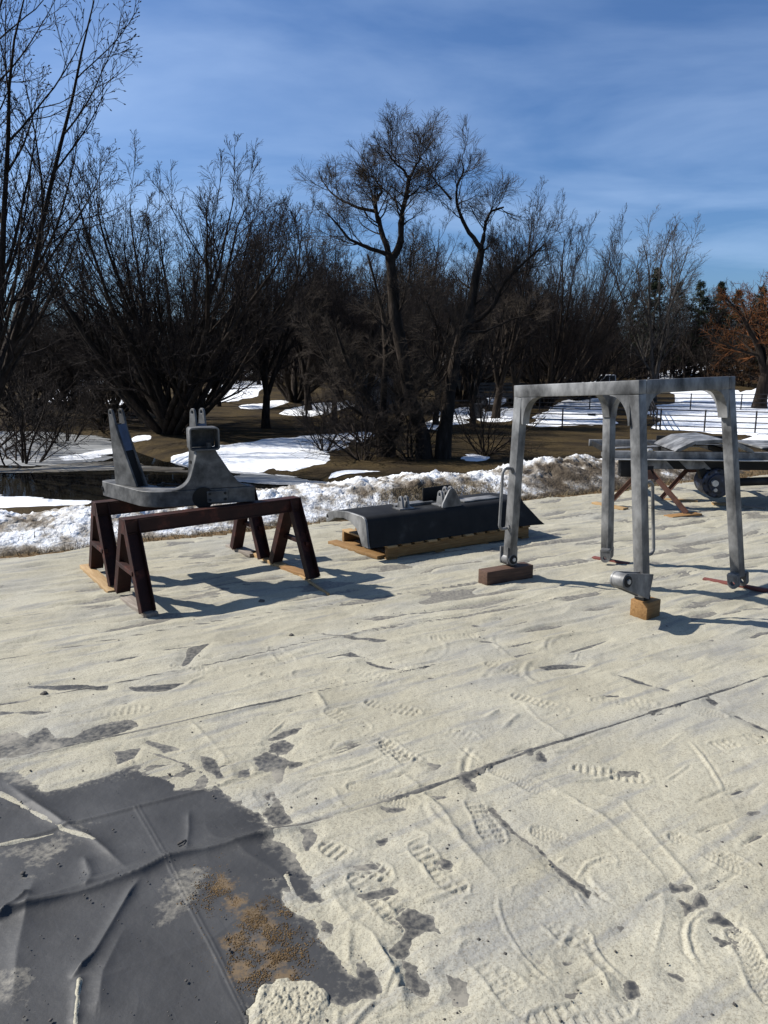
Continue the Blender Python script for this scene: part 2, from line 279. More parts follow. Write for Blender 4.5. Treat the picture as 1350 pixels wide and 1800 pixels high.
class MB:
    """collects solids into one bmesh"""
    def __init__(s): s.b = bmesh.new()
    def box(s, c, d, rot=None, bev=0.0):
        m = Matrix.Translation(Vector(c)) @ (rot.to_4x4() if rot is not None else Matrix()) @ Matrix.Diagonal((*d, 1))
        r = bmesh.ops.create_cube(s.b, size=1, matrix=m)
        if bev:
            es = list({e for v in r['verts'] for e in v.link_edges}); bmesh.ops.bevel(s.b, geom=es, offset=bev, segments=2, affect='EDGES', profile=.5)
        return s
    def bar(s, p, q, w, h, up=(0,0,1), bev=0.0):
        p = Vector(p); q = Vector(q); d = (q-p); L = d.length; d.normalize(); up = Vector(up)
        y = up.cross(d); y.normalize(); z = d.cross(y)
        rot = Matrix((d, y, z)).transposed()
        return s.box((p+q)/2, (L, w, h), rot, bev)
    def cyl(s, p, q, r, r2=None, n=20, cap=True):
        p = Vector(p); q = Vector(q); d = q-p
        m = Matrix.Translation((p+q)/2) @ d.to_track_quat('Z', 'Y').to_matrix().to_4x4()
        bmesh.ops.create_cone(s.b, cap_ends=cap, segments=n, radius1=r, radius2=r if r2 is None else r2, depth=d.length, matrix=m); return s
    def prism(s, outer, o, u, v, th, holes=(), bev=0.0):
        """flat plate: outline in (u,v) axes at origin o, thickness th along u x v, real holes"""
        o = Vector(o); u = Vector(u).normalized(); v = Vector(v).normalized(); w = u.cross(v)
        es = []; b = s.b; nv0 = []
        for lp in [outer, *holes]:
            vs = [b.verts.new(o+u*a+v*c-w*(th/2)) for a, c in lp]; nv0 += vs
            es += [b.edges.new((vs[i], vs[(i+1) % len(vs)])) for i in range(len(vs))]
        r = bmesh.ops.triangle_fill(b, edges=es, use_beauty=True, use_dissolve=False)
        fs = [g for g in r['geom'] if isinstance(g, bmesh.types.BMFace)]
        e = bmesh.ops.extrude_face_region(b, geom=fs)
        vs = [g for g in e['geom'] if isinstance(g, bmesh.types.BMVert)]
        bmesh.ops.translate(b, verts=vs, vec=w*th)
        return s
    def tube(s, P, r, n=10, closed=False, cap=True):
        P = [Vector(p) for p in P]; N = len(P); rings = []
        ref = Vector((0, 0, 1))
        t0 = (P[1]-P[0]).normalized()
        if abs(t0.dot(ref)) > .9: ref = Vector((1, 0, 0))
        x = (ref-t0*ref.dot(t0)).normalized()
        for i in range(N):
            t = ((P[min(i+1, N-1)]-P[max(i-1, 0)])).normalized(); x = (x-t*x.dot(t)).normalized(); y = t.cross(x)
            rr = r[i] if isinstance(r, (list, tuple)) else r
            rings.append([s.b.verts.new(P[i]+(x*math.cos(a)+y*math.sin(a))*rr) for a in [2*math.pi*k/n for k in range(n)]])
        for i in range(N-1):
            for k in range(n): s.b.faces.new((rings[i][k], rings[i][(k+1) % n], rings[i+1][(k+1) % n], rings[i+1][k]))
        if cap: s.b.faces.new(rings[0][::-1]); s.b.faces.new(rings[-1])
        return s
    def done(s, name, m, parent=None, loc=None, sm=40, bevel=0):
        bmesh.ops.recalc_face_normals(s.b, faces=s.b.faces[:])
        if bevel:
            es = [e for e in s.b.edges if len(e.link_faces) == 2 and e.calc_face_angle(0) > R(30)]
            bmesh.ops.bevel(s.b, geom=es, offset=bevel, segments=1, affect='EDGES', clamp_overlap=True)
        me = bpy.data.meshes.new(name); s.b.to_mesh(me); s.b.free()
        if sm:
            me.polygons.foreach_set('use_smooth', np.ones(len(me.polygons), bool)); me.set_sharp_from_angle(angle=R(sm))
        return link(name, me, m, parent, loc)
def arc(cx, cy, r, a0, a1, n=10): return [(cx+r*math.cos(R(a0+(a1-a0)*i/n)), cy+r*math.sin(R(a0+(a1-a0)*i/n))) for i in range(n+1)]
def circ(cx, cy, r, n=14): return arc(cx, cy, r, 0, 360*(n-1)/n, n-1)


# ------------------------------------------------------------------ ground: terrain, pond
E0 = np.array([-.458, 7.776]); ED = np.array([.875, .485]); EN = np.array([-.485, .875])   # edge of the yard: origin, along, outward
def st(x, y):
    return (x-E0[0])*ED[0]+(y-E0[1])*ED[1], (x-E0[0])*EN[0]+(y-E0[1])*EN[1]
POND_Z = -2.38
POND = [tuple(at(*p, POND_Z)[:2]) for p in [(-330,900),(-80,900),(120,895),(260,885),(430,864),(590,853),(560,838),(430,829),(300,812),(240,792),(195,768),(60,756),(-150,752),(-330,760)]]
def terr(x, y, pond=True):
    x = np.asarray(x, np.float32); y = np.asarray(y, np.float32)
    s, t = st(x, y)
    zl = -2.2+np.clip((y-46)/66, 0, 1)**1.15*2.95+smooth(85, 170, y)*smooth(12, 60, x)*2.6+smooth(170, 400, y)*2
    zl = zl+.10*perlin(x*.13, y*.13, 3)+.05*perlin(x*.5, y*.5, 4)
    k = smooth(1.1, 9.5, t)
    z = -.05*(1-k)+zl*k+smooth(.5, 2, t)*.02*perlin(x*2, y*2, 5)
    if pond:
        sd = poly_sd(x, y, POND); z = z-.7*smooth(-.8, 1.6, sd)
    return z
def atT(pts):
    """where the sight lines through picture points meet the terrain"""
    p = np.array(pts, float); u = (p[:,0]-675)/FPX; v = (900-p[:,1])/FPX; d = np.stack([u, _c+v*_s, -_s+v*_c], 1)
    hit = np.full(len(p), np.nan); yy = 9.0
    prev = yy
    while yy < 260:
        t = yy/d[:,1]; z = EYE+d[:,2]*t; b = (z <= terr(d[:,0]*t, np.full(len(p), yy), False)) & np.isnan(hit)
        hit[b] = yy; yy *= 1.004
    hit = np.where(np.isnan(hit), 260, hit); t = hit/d[:,1]
    return np.stack([d[:,0]*t, hit], 1)
def fan(r0, r1, nr, nc, half, pw=1.0):
    ir = np.linspace(r0**-pw, r1**-pw, nr); r = ir**(-1/pw); a = np.linspace(-R(half), R(half), nc)
    return (r[:,None]*np.sin(a)[None,:]).ravel().astype(np.float32), (r[:,None]*np.cos(a)[None,:]).ravel().astype(np.float32)
NR, NC = 270, 400
lx, ly = fan(4.5, 900, NR, NC, 70)
lz = terr(lx, ly)
me = quick_mesh('lawn', np.stack([lx, ly, lz], 1), grid_faces(NR, NC))
struct(tag(link('lawn', me, 'lawn'), 'dead brown lawn sloping down from the yard and on to the woods'))
# snow patches lying on the lawn
SNOW = [
 [(285,806),(330,796),(390,782),(480,772),(560,764),(655,760),(655,768),(615,780),(588,792),(578,812),(540,822),(480,824),(400,826),(335,826),(300,814)],
 [(340,714),(358,690),(395,672),(440,667),(472,674),(466,690),(425,702),(372,714)],[(318,738),(345,715),(372,716),(345,736)],
 [(468,732),(515,718),(565,706),(612,706),(612,718),(545,732)],[(430,716),(470,704),(512,704),(470,717)],
 [(735,752),(772,726),(800,716),(842,716),(850,726),(815,745),(775,755)],[(845,730),(872,720),(915,722),(900,740),(852,744)],
 [(820,712),(850,700),(905,702),(880,714)],
 [(930,748),(962,718),(1000,704),(1075,702),(1078,745),(1010,750),(960,750)],
 [(1148,754),(1150,722),(1180,700),(1260,694),(1370,708),(1500,716),(1500,766),(1340,764),(1240,760)],
 [(806,812),(815,800),(838,797),(868,802),(850,812)],[(568,835),(600,828),(648,827),(630,833)],
 [(1170,690),(1210,682),(1290,688),(1300,700),(1230,704)],[(1290,692),(1330,684),(1420,688),(1420,702),(1330,702)],
 [(1165,656),(1210,642),(1262,634),(1318,640),(1310,650),(1250,652),(1200,660)],[(1130,664),(1200,648),(1215,652),(1180,664)],
 [(1325,662),(1380,656),(1420,662),(1360,668)],[(60,702),(110,680),(165,662),(190,670),(140,694),(80,716)],[(165,712),(200,698),(235,700),(215,716)],
 [(235,772),(250,764),(266,768),(252,776)],[(1305,772),(1340,764),(1420,766),(1420,776),(1330,780)],
 [(905,690),(940,682),(1000,682),(1010,692),(940,696)],[(960,670),(1010,666),(1020,672),(980,675)],[(390,655),(440,652),(470,656),(430,660)],
]
th = np.full(lx.shape, -1.0, np.float32)
for i, P in enumerate(SNOW):
    W = atT(P); ix = box_idx(lx, ly, W, 3.5)
    if len(ix) == 0: continue
    sc = min(2.2, .03*W[:,1].mean())
    sd = poly_sd(lx[ix], ly[ix], W)+sc*.75*fbm(lx[ix]*.5/sc, ly[ix]*.55/sc, 5, 60+i, .62)
    th[ix] = np.maximum(th[ix], np.minimum(sd*.10, .09))
th = th+.02*fbm(lx*1.5, ly*1.5, 2, 9)*(th > 0)
F = grid_faces(NR, NC, th > .001)
V, F, _ = compact(np.stack([lx, ly, lz+np.maximum(th, -.05)], 1), F)
struct(tag(link('snow', quick_mesh('snow', V, F), 'snow'), 'white patches of melting snow on the brown lawn'))
# pond
bm = bmesh.new(); vs = [bm.verts.new((p[0]*1.04, 27+(p[1]-27)*1.05, POND_Z)) for p in POND]; bm.faces.new(vs[::-1]); bmesh.ops.recalc_face_normals(bm, faces=bm.faces[:])
me = bpy.data.meshes.new('pond'); bm.to_mesh(me); bm.free()
if me.polygons[0].normal.z < 0: me.flip_normals()
struct(tag(link('pond_water', me, 'water'), 'dark open water of the pond reflecting bare trees'))
def ice_sheet(px, m, label, seed, lift):
    P = np.array([at(*p, POND_Z)[:2] for p in px]); x0, y0 = P.min(0)-1; x1, y1 = P.max(0)+1
    nx = 120; ny = 100; gx, gy = np.meshgrid(np.linspace(x0, x1, nx), np.linspace(y0, y1, ny)); gx = gx.ravel(); gy = gy.ravel()
    sd = poly_sd(gx, gy, P)+.6*fbm(gx*.35, gy*.8, 5, seed)
    V, F, _ = compact(np.stack([gx, gy, POND_Z+lift+np.clip(sd*.02, -.05, .01)], 1), grid_faces(ny, nx, sd > 0))
    struct(tag(link('pond_ice', quick_mesh('pond_ice', V, F), m), label))
ice_sheet([(-300,812),(-300,762),(60,758),(180,768),(205,786),(195,806),(100,818)], 'ice', 'grey white sheet of ice across the far side of the pond', 5, .012)
ice_sheet([(-300,834),(-300,822),(60,824),(150,814),(205,812),(300,824),(400,836),(300,832),(200,826),(110,832)], 'ice_brown', 'brownish rotten ice fringe in the middle of the pond', 6, .020)
ice_sheet([(-300,905),(-300,874),(60,876),(160,880),(150,892),(60,905)], 'snow', 'bluish snow covered shelf of ice at the near edge of the pond', 7, .03)
ice_sheet([(95,812),(130,800),(200,790),(205,798),(160,806),(120,814)], 'snow', 'white strip of snow lying on the grey pond ice', 9, .03)
ice_sheet([(395,846),(430,832),(500,838),(582,852),(540,856),(460,850)], 'ice', 'thin strip of grey ice below the large snow patch', 8, .02)

# ------------------------------------------------------------------ yard: geomembrane sheet and blasting sand
z7 = lambda *P: [(p[0]/1.9286, 1100+p[1]/1.9286) for p in P]
z8 = lambda *P: [(650+p[0]/1.9286, 1100+p[1]/1.9286) for p in P]
W = lambda P: [tuple(at(*p)[:2]) for p in P]
SA = W([(0,1346),(135,1313),(311,1274),(467,1240),(650,1198),(780,1167),(1080,1100),(1350,1044)])
SC = W([(-150,1670),(0,1612),(150,1560),(285,1510),(400,1482),(534,1453),(670,1412),(805,1370),(935,1320),(1055,1284),(1168,1248),(1350,1191),(1500,1150)])
SB = W([(0,1486),(155,1440),(384,1380),(470,1352),(560,1335)])
sdir = np.array(SA[-1])-np.array(SA[1]); sdir /= np.linalg.norm(sdir); snrm = np.array([-sdir[1], sdir[0]])
def pseam(off, j):   # further parallel seams towards the yard's edge
    b = np.array(SA[3])+snrm*off; return [tuple(b+sdir*k+snrm*.03*math.sin(k*2.1+j)) for k in np.linspace(-5, 9, 29)]
SEAMS = [SA, SC]+[pseam(o, j) for j, o in enumerate((.62, 1.25, 1.95, 2.75, 3.6))]
XS = [W(z7((455,610),(500,690),(560,800),(640,950),(740,1140),(840,1350))), W(z7((470,610),(515,690),(575,800),(655,950),(755,1140),(855,1350)))]
FOLDS = [(W(z7((-60,1000),(120,955),(300,905),(480,840),(560,800),(700,770),(870,725),(1030,680))), .022, .030), (W(z7((475,860),(400,980),(320,1120),(240,1200))), .020, .022),
         (W(z7((272,1190),(262,1260),(255,1360))), .014, .018), (W(z7((-20,1010),(50,955),(100,910))), .018, .02), (W(z7((0,515),(110,600),(210,668),(320,730),(440,835))), .016, .035),
         (W(z7((430,1010),(350,1180),(330,1330))), .012, .06), (W(z7((120,840),(60,1100),(40,1300))), .012, .07), (W(z7((640,620),(640,700),(630,780))), .008, .02), (W(z7((280,780),(310,850),(290,900))), .01, .03)]
RIDGES = [(W(z8((60,470),(180,560),(260,650),(310,740),(450,885))), .018, .022), (W(z8((560,520),(800,660),(920,770),(1010,865))), .011, .014), (W(z8((720,560),(860,600),(960,720),(1060,830),(1150,940))), .013, .016),
          (W(z8((0,1040),(60,1150),(110,1240),(120,1350))), .014, .02), (W(z8((690,1080),(790,1180),(820,1260))), .012, .014), (W(z7((630,320),(720,400),(790,480))), .010, .012),
          (W(z7((1070,230),(1110,290))), .016, .02), (W(z8((430,640),(540,740),(750,920))), -.007, .012), (W(z8((1000,900),(990,1010),(960,1130))), .006, .014), (W(z8((100,660),(200,720),(180,820),(200,880))), .008, .012),
          (W(z8((500,250),(580,330),(690,400))), .012, .014), (W(z8((380,330),(440,290),(500,310),(420,380))), .012, .016), (W(z7((1090,870),(1180,1000),(1260,1050),(1350,1200))), .010, .014), (W(z7((850,560),(870,600))), .006, .01),
          (W(z7((1120,540),(1160,610),(1090,620))), .008, .01), (W(z7((800,210),(950,235))), -.006, .01), (W(z7((1020,440),(1120,420),(1145,390))), -.007, .012), (W(z7((60,190),(140,175),(180,180))), .01, .015), (W(z7((830,180),(850,172))), .012, .012)]
BARE = W(z7((-200,480),(60,500),(150,560),(330,520),(480,470),(640,470),(735,535),(800,590),(880,640),(912,705),(920,735),(985,760),(1030,830),(1090,935),(1010,935),(960,905),(985,960),(1060,1000),(1085,1055),(1130,1120),(1180,1180),(1238,1200),(1220,1105),(1285,1220),(1240,1255),(1170,1285),(1080,1270),(1040,1240),(920,1235),(875,1290),(868,1400),(850,1700),(-200,1700)))
BLOBS = [W(z7(*p)) for p in (
 [(860,445),(905,425),(945,450),(975,465),(930,490),(880,490)], [(910,405),(960,390),(990,405),(960,430),(915,425)], [(920,385),(960,360),(1025,345),(1000,362),(950,380)], [(905,620),(950,610),(985,670),(950,692),(915,660)],
 [(680,440),(715,450),(765,510),(735,515),(695,480)], [(810,490),(845,480),(838,510),(812,512)], [(985,465),(1020,470),(990,480)], [(928,490),(960,475),(945,530)], [(1010,690),(1060,690),(1068,720),(1040,760),(1030,720)], [(1200,820),(1270,805),(1285,825),(1220,838)],
 [(1275,735),(1310,722),(1300,742)], [(1212,915),(1330,895),(1345,905),(1240,932)], [(1090,995),(1130,1010),(1125,1045),(1095,1035)], [(80,205),(300,198),(360,215),(200,218)], [(440,205),(620,198),(560,222),(450,222)], [(0,290),(170,290),(120,298),(0,300)],
 [(0,370),(60,360),(90,385),(150,350),(180,385),(250,380),(320,340),(430,325),(460,345),(380,380),(260,410),(120,435),(0,450),(-60,420)], [(500,395),(600,420),(560,430)], [(390,430),(470,420),(450,450),(400,470)], [(500,430),(590,450),(650,475),(560,450)], [(1080,25),(1180,40),(1350,55),(1200,52)], [(1240,125),(1350,150),(1280,140)],
 [(1110,110),(1190,92),(1240,110),(1160,100)], [(895,645),(930,600),(925,565),(945,600),(910,650)], [(900,575),(920,565),(910,590)], [(620,140),(710,62),(640,75)], [(320,130),(470,105),(400,122)])]
BLOBS += [W(z8(*p)) for p in (
 [(130,960),(200,990),(245,1050),(190,1040),(150,1060),(110,1130),(70,1110),(95,1070),(125,1030),(90,1000)], [(115,1150),(150,1160),(170,1200),(200,1220),(185,1255),(150,1240),(120,1200)], [(258,1185),(330,1215),(320,1245),(315,1280),(290,1275),(285,1230)], [(-40,1150),(20,1170),(35,1240),(10,1265),(-40,1260)],
 [(0,910),(60,895),(90,905),(30,925)], [(1055,930),(1090,945),(1120,910),(1155,945),(1100,962),(1065,985)], [(1165,965),(1190,970),(1240,1020),(1200,1015),(1160,1000)], [(1020,870),(1060,890),(1030,900)], [(1060,880),(1090,885),(1075,895)],
 [(875,1205),(900,1200),(915,1255),(880,1262)], [(1000,1160),(1060,1190),(1065,1210),(1010,1180)], [(250,800),(275,800),(270,825),(250,820)], [(580,430),(598,460),(575,455)], [(525,425),(555,420),(540,435)], [(300,515),(360,490),(402,480),(370,500),(340,520),(352,555)],
 [(200,575),(260,580),(230,590),(240,600)], [(30,612),(120,620),(60,630)], [(410,625),(470,680),(550,745),(490,710),(440,650)], [(560,745),(640,820),(750,905),(740,920),(640,840)], [(850,495),(905,495),(870,502)], [(1140,240),(1190,265),(1150,255)], [(1280,635),(1315,630),(1290,645)], [(1240,308),(1350,360),(1300,340)],
 [(0,130),(60,140),(110,155),(60,150)], [(360,50),(430,60),(380,58)], [(0,55),(140,62),(40,58)], [(570,140),(640,130),(730,140),(600,150)], [(480,105),(560,95),(500,112)], [(790,235),(840,240),(800,242)], [(840,170),(1010,220),(900,195)], [(560,1135),(590,1140),(575,1155)], [(640,1135),(690,1140),(660,1150)], [(660,1250),(710,1245),(680,1265)],
 [(1180,1060),(1225,1075),(1190,1090)], [(20,730),(55,725),(35,745)], [(200,465),(235,475),(215,485)], [(845,1020),(860,1025),(850,1035)], [(1170,280),(1190,262),(1140,250)], [(945,300),(990,285),(960,305)], [(650,100),(740,70),(810,50),(700,90)])]
PRINTS = [(a, b, k) for k, L in (('B', [((940,1463),(1073,1515)),((1184,1473),(1324,1538)),((610,1382),(738,1415)),((1303,1655),(1358,1752)),((868,1354),(966,1398)),((1194,1246),(1240,1255)),((451,1186),(560,1202)),((520,1186),(600,1202)),((700,1180),(785,1168))]),
  ('A', [((826,1400),(880,1496)),((1003,1351),(1148,1372)),((643,1292),(722,1345)),((743,1279),(837,1302)),((909,1227),(990,1251)),((575,1250),(648,1287)),((640,1560),(700,1612)),((930,1582),(1010,1648)),((842,1690),(920,1770)),((972,1798),(1075,1772)),
         ((150,1258),(256,1248)),((482,1144),(508,1167)),((622,1183),(690,1198)),((860,1170),(935,1190)),((590,1500),(660,1535)),((660,1240),(720,1255)),((1060,1235),(1130,1240)),((1250,1315),(1345,1300)),((680,1310),(735,1350)),((300,1170),(390,1180)),((760,1125),(840,1120)),((740,1500),(800,1560))])) for a, b in L]
def tarp_h(x, y):
    sl = (x-SA[3][0])*sdir[0]+(y-SA[3][1])*sdir[1]; sn = (x-SA[3][0])*snrm[0]+(y-SA[3][1])*snrm[1]
    far = smooth(2.6, 5.0, y)
    h = .010*fbm(x*1.3, y*1.3, 3, 1)+.0035*perlin(x*5, y*5, 2)*(1-far*.5)
    r = 1-np.abs(perlin(sl*.9+.3*sn, sn*4.5, 21)+.5*perlin(sl*2, sn*9, 22))*2.2
    h = h+far*.011*np.clip(r, 0, 1)**3
    for P, a, w in FOLDS:
        ix = box_idx(x, y, P, w*5); d, k = line_d(x[ix], y[ix], P); h[ix] += a*1.15*np.exp(-np.abs((d+.012*perlin(x[ix]*6, y[ix]*6, 89))/(w*.60))**1.1)*np.clip(np.minimum(k*6, (1-k)*6+.1), 0, 1)*np.clip(.8+.6*perlin(x[ix]*4, y[ix]*4, 90), .3, 1.2)
    for j, P in enumerate(SEAMS):
        ix = box_idx(x, y, P, .2); d, k = line_d(x[ix], y[ix], P)
        q = np.array(P); sgn = ((x[ix]-np.interp(k, np.linspace(0,1,len(q)), q[:,0]))*snrm[0]+(y[ix]-np.interp(k, np.linspace(0,1,len(q)), q[:,1]))*snrm[1])
        amp = .55+.6*perlin(x[ix]*2.2, y[ix]*2.2, 40+j)
        h[ix] += np.clip(amp, .1, 1.3)*((.011 if j == 1 else .017)*np.exp(-(d/.016)**2)+.005*np.exp(-d/.06)*smooth(-.012, .012, sgn))
    ix = box_idx(x, y, SB, .2); d, k = line_d(x[ix], y[ix], SB); h[ix] += .007*np.exp(-(d/.009)**2)
    for P in XS:
        ix = box_idx(x, y, P, .1); d, k = line_d(x[ix], y[ix], P); h[ix] += .002*np.exp(-(d/.004)**2)
    return h, sl, sn, far
def sand_t(x, y, sl, sn, far):
    T = .007+.0030*fbm(x*4, y*4, 4, 31)+.0012*perlin(x*22, y*22, 36)
    n = fbm(sl*2.0, sn*13, 4, 33)*(1-far)+(1.25*fbm(sl*1.5+.4*perlin(sl*3, sn*3, 30), sn*8, 2, 33, .4))*far+.22*perlin(x*14, y*14, 34)*(1-.6*far)+.25*fbm(x*.8, y*.8, 2, 39)
    T = np.minimum(T, (.70-.40*far-n)*.03)
    n2 = fbm(x*2.6, y*2.6, 5, 35); T = np.minimum(T, (.86-n2)*.03)
    rag = .018*fbm(x*9, y*9, 3, 37)+.009*perlin(x*60, y*60, 38)*(1-far)
    dust = (.38*far+.05*fbm(x*3, y*3, 3, 41)).astype(np.float32)
    ix = box_idx(x, y, BARE, .6); sd = poly_sd(x[ix], y[ix], BARE)
    T[ix] = np.minimum(T[ix], -(sd+rag[ix]*1.3)*.16)
    dust[ix] = np.clip(.26-sd*2.2, 0, .3)+.38*smooth(.05, .6, fbm(x[ix]*2.5, y[ix]*2.5, 5, 44))-.10
    up = smooth(2.62, 2.95, y[ix]+.25*(x[ix]+.7)+.22*fbm(x[ix]*4, y[ix]*4, 4, 46))*(sd > 0)       # the thinly dusted strip at the top of the bare sheet
    T[ix] = np.where(up > 0, np.maximum(T[ix], up*(.012*fbm(sl[ix]*4, sn[ix]*11, 5, 45, .6)+.0012)), T[ix]); dust[ix] += .22*up
    for P in BLOBS:
        ix = box_idx(x, y, P, .25)
        if len(ix) == 0: continue
        sd = poly_sd(x[ix], y[ix], P); T[ix] = np.minimum(T[ix], -(sd+.003+rag[ix]*.9)*.17); dust[ix] = np.maximum(dust[ix], .12*(sd > -.03))
    for j, P in enumerate(SEAMS):
        ix = box_idx(x, y, P, .1); d, k = line_d(x[ix], y[ix], P); m = perlin(x[ix]*3.1, y[ix]*3.1, 70+j)+.35*perlin(x[ix]*15, y[ix]*15, 75)
        wd_ = (.0045 if j < 2 else .010)*smooth(-.7, -.2, m)+.018*np.clip(m-.1, 0, 1); T[ix] = np.minimum(T[ix], (d-wd_)*.4+.0008*(m < -.45))
    dust = np.maximum(dust, .40*smooth(-.0045, .0005, T)*(1-.2*far)-.08)
    # sand swept over the bare sheet in thin lines and splashes
    for P, w in ((W(z7((0,565),(110,630),(210,690),(320,730))), .010), (W(z7((-40,752),(90,725),(180,705))), .006), (W(z7((272,1210),(262,1290),(255,1360))), .006), (W(z7((970,850),(990,900),(1010,930))), .012)):
        ix = box_idx(x, y, P, .1); d, k = line_d(x[ix], y[ix], P); T[ix] = np.maximum(T[ix], (w*(1.2-.6*k)+rag[ix]*.35-d)*.3)
    return T, dust
def prints(x, y, h, T):
    for a, b, k in PRINTS:
        A = at(*a); B = at(*b); d = np.array([B[0]-A[0], B[1]-A[1]]); L0 = np.linalg.norm(d); d /= L0; L = .30; c = (np.array(A[:2])+np.array(B[:2]))/2
        ix = np.nonzero((np.abs(x-c[0]) < .26) & (np.abs(y-c[1]) < .26))[0]
        l = (x[ix]-c[0])*d[0]+(y[ix]-c[1])*d[1]+L/2; w = -(x[ix]-c[0])*d[1]+(y[ix]-c[1])*d[0]
        hw = np.interp(l, [0,.02,.06,.12,.17,.22,.27,.30], [.012,.032,.037,.033,.042,.048,.038,.010])
        e = np.minimum(hw-np.abs(w), np.minimum(l, L-l)); m = smooth(0, .006, e)
        fade = smooth(-.25, .25, perlin(x[ix]*7+c[0]*9, y[ix]*7, 91)+.15)
        if k == 'A':
            p = (np.sin(l*2*math.pi/.030) > -.25)*((np.abs(w) > .006) | (l < .1))
            hh = -.0058*m*p*(.7+.3*np.sin(c[0]*37))
        else:
            p = np.sin((l+np.abs(w)*.55)*2*math.pi/.0155)*np.sign(np.sin(w*2*math.pi/.019)+.35)
            hh = m*(-.0028-.0022*p)
        ok = T[ix] > .001
        h[ix] += np.where(ok, hh*fade+.0035*np.exp(-((e+.006)/.007)**2)*fade, 0)
    return h
def yard():
    SR, SCn = 860, 800
    x, y = fan(1.15, 15.5, SR, SCn, 37, .55)
    h, sl, sn, far = tarp_h(x, y); T, dust = sand_t(x, y, sl, sn, far)
    g = np.zeros(x.shape, np.float32)
    for P, a, w in RIDGES:
        ix = box_idx(x, y, P, w*5); d, k = line_d(x[ix], y[ix], P); wv = w*.62*(1+.5*perlin(x[ix]*9, y[ix]*9, 88)); g[ix] += a*.75*np.exp(-np.abs((d+.010*perlin(x[ix]*13, y[ix]*13, 87))/wv)**1.4)*np.clip(np.minimum(k*5, (1-k)*5), 0, 1)*np.clip(.75+.9*perlin(x[ix]*5, y[ix]*5, 86), .15, 1.2)
    g += .0022*fbm(x*7, y*7, 3, 51)+.004*np.clip(fbm(sl*2.2, sn*5, 3, 55), 0, 1)**2+.0016*perlin(x*34, y*34, 53)+.0012*perlin(x*75, y*75, 54)*(1-far)
    rs = np.random.RandomState(77)
    for q_ in range(95):
        r_ = 1.55+rs.uniform(0, 1)**1.3*3.2; a_ = rs.uniform(-R(27), R(31)); c_ = np.array([r_*math.sin(a_), r_*math.cos(a_)]); th_ = rs.uniform(0, 6.28) if q_ % 3 else R(33)+rs.normal(0, .25); L_ = rs.uniform(.08, .45); bd = rs.normal(0, 1.6)
        P = [tuple(c_+L_*k_*np.array([math.cos(th_+bd*k_*L_), math.sin(th_+bd*k_*L_)])) for k_ in np.linspace(-.5, .5, 6)]; w = rs.uniform(.005, .012); a = rs.uniform(.0015, .005)*(1 if q_ % 4 else -1)
        ix = box_idx(x, y, P, w*5)
        if len(ix) == 0: continue
        d, k = line_d(x[ix], y[ix], P); d = d+.006*perlin(x[ix]*17, y[ix]*17, 187); g[ix] += a*(np.exp(-(d/w)**2)-.5*np.exp(-((d-2.2*w)/w)**2))*np.clip(np.minimum(k*5, (1-k)*5), 0, 1)
    # crusty clump at the front
    cl = at(*z7((985,1300))[0]); r = np.hypot((x-cl[0]), (y-cl[1])*1.3)
    cm = smooth(.125, .06, r+.05*fbm(x*12, y*12, 3, 58)); g += cm*(.005+.014*np.abs(fbm(x*30, y*30, 5, 57, .65))); T = np.where(cm > .15, np.maximum(T, .004), T)
    sm = h*.8+.0
    hs = h+T+np.where(T > 0, g*smooth(0, .004, T), 0)
    hs = prints(x, y, hs, T)
    s, t = st(x, y); edge = .10*fbm(s*1.2, s*.7+3, 3, 80)+.02*perlin(s*9, s*2, 81)-.02
    slope = smooth(-.35, .1, t-edge)*-.03
    keep = (T > np.where(y > 3.0, -.04, -.0035)) & (t < edge-.02)
    V, F, _ = compact(np.stack([x, y, hs+slope], 1), grid_faces(SR, SCn, None)[keep[grid_faces(SR, SCn)].all(1)])
    o = link('sand', quick_mesh('sand', V, F), 'sand'); tag(o, 'pale blasting sand with boot prints scattered over the grey sheet', kind='stuff')
    # the sheet itself: fine where it lies bare, half the resolution under the sand
    cr_ = np.zeros(x.shape, np.float32); near = y < 3.6
    xn, yn = x[near], y[near]
    for (an, f1, f2, sd_, am) in ((R(38), 1.6, .5, 101, .006), (R(-50), 1.9, .6, 102, .0045), (R(75), 2.6, .7, 103, .0035), (R(10), 4.5, 1.4, 104, .002)):
        u_ = xn*math.cos(an)+yn*math.sin(an); v_ = -xn*math.sin(an)+yn*math.cos(an); q_ = np.abs(perlin(v_*f1+.25*perlin(u_*3, v_*3, sd_+9), u_*f2, sd_))
        cr_[near] += am*np.exp(-q_/.035)*smooth(-.1, .4, perlin(xn*1.3, yn*1.3, sd_+5))
    soil = np.zeros(x.shape, np.float32); Q = np.array(W(z7((760,880),(800,940),(850,980),(900,1010),(880,1080),(930,1140),(960,1190),(800,1070),(820,1170))))
    for q_ in Q: soil = np.maximum(soil, .42*np.exp(-((x-q_[0])**2+(y-q_[1])**2)/.055**2))
    ht = h+cr_*(T < .002)
    kp = t < edge; G = grid_faces(SR, SCn); bare = kp & (T < .0035) & (y < 3.4); G = G[bare[G].any(1) & kp[G].all(1)]
    I2 = np.arange(SR*SCn).reshape(SR, SCn)[::2, ::2]; i2 = I2
    G2 = np.stack([i2[:-1,:-1], i2[:-1,1:], i2[1:,1:], i2[1:,:-1]], -1).reshape(-1, 4); ok = kp[G2].all(1)
    covered = np.ones(SR*SCn, bool); covered[np.unique(G)] = False
    G2 = G2[ok & covered[G2].any(1)]
    hz = np.where(T > .0035, h-.003, ht)-.007*smooth(.001, .0045, T)*smooth(3.0, 3.4, y)+slope
    V, F, A = compact(np.stack([x, y, hz], 1), np.concatenate([G, G2]), {'dust': dust, 'soil': soil})
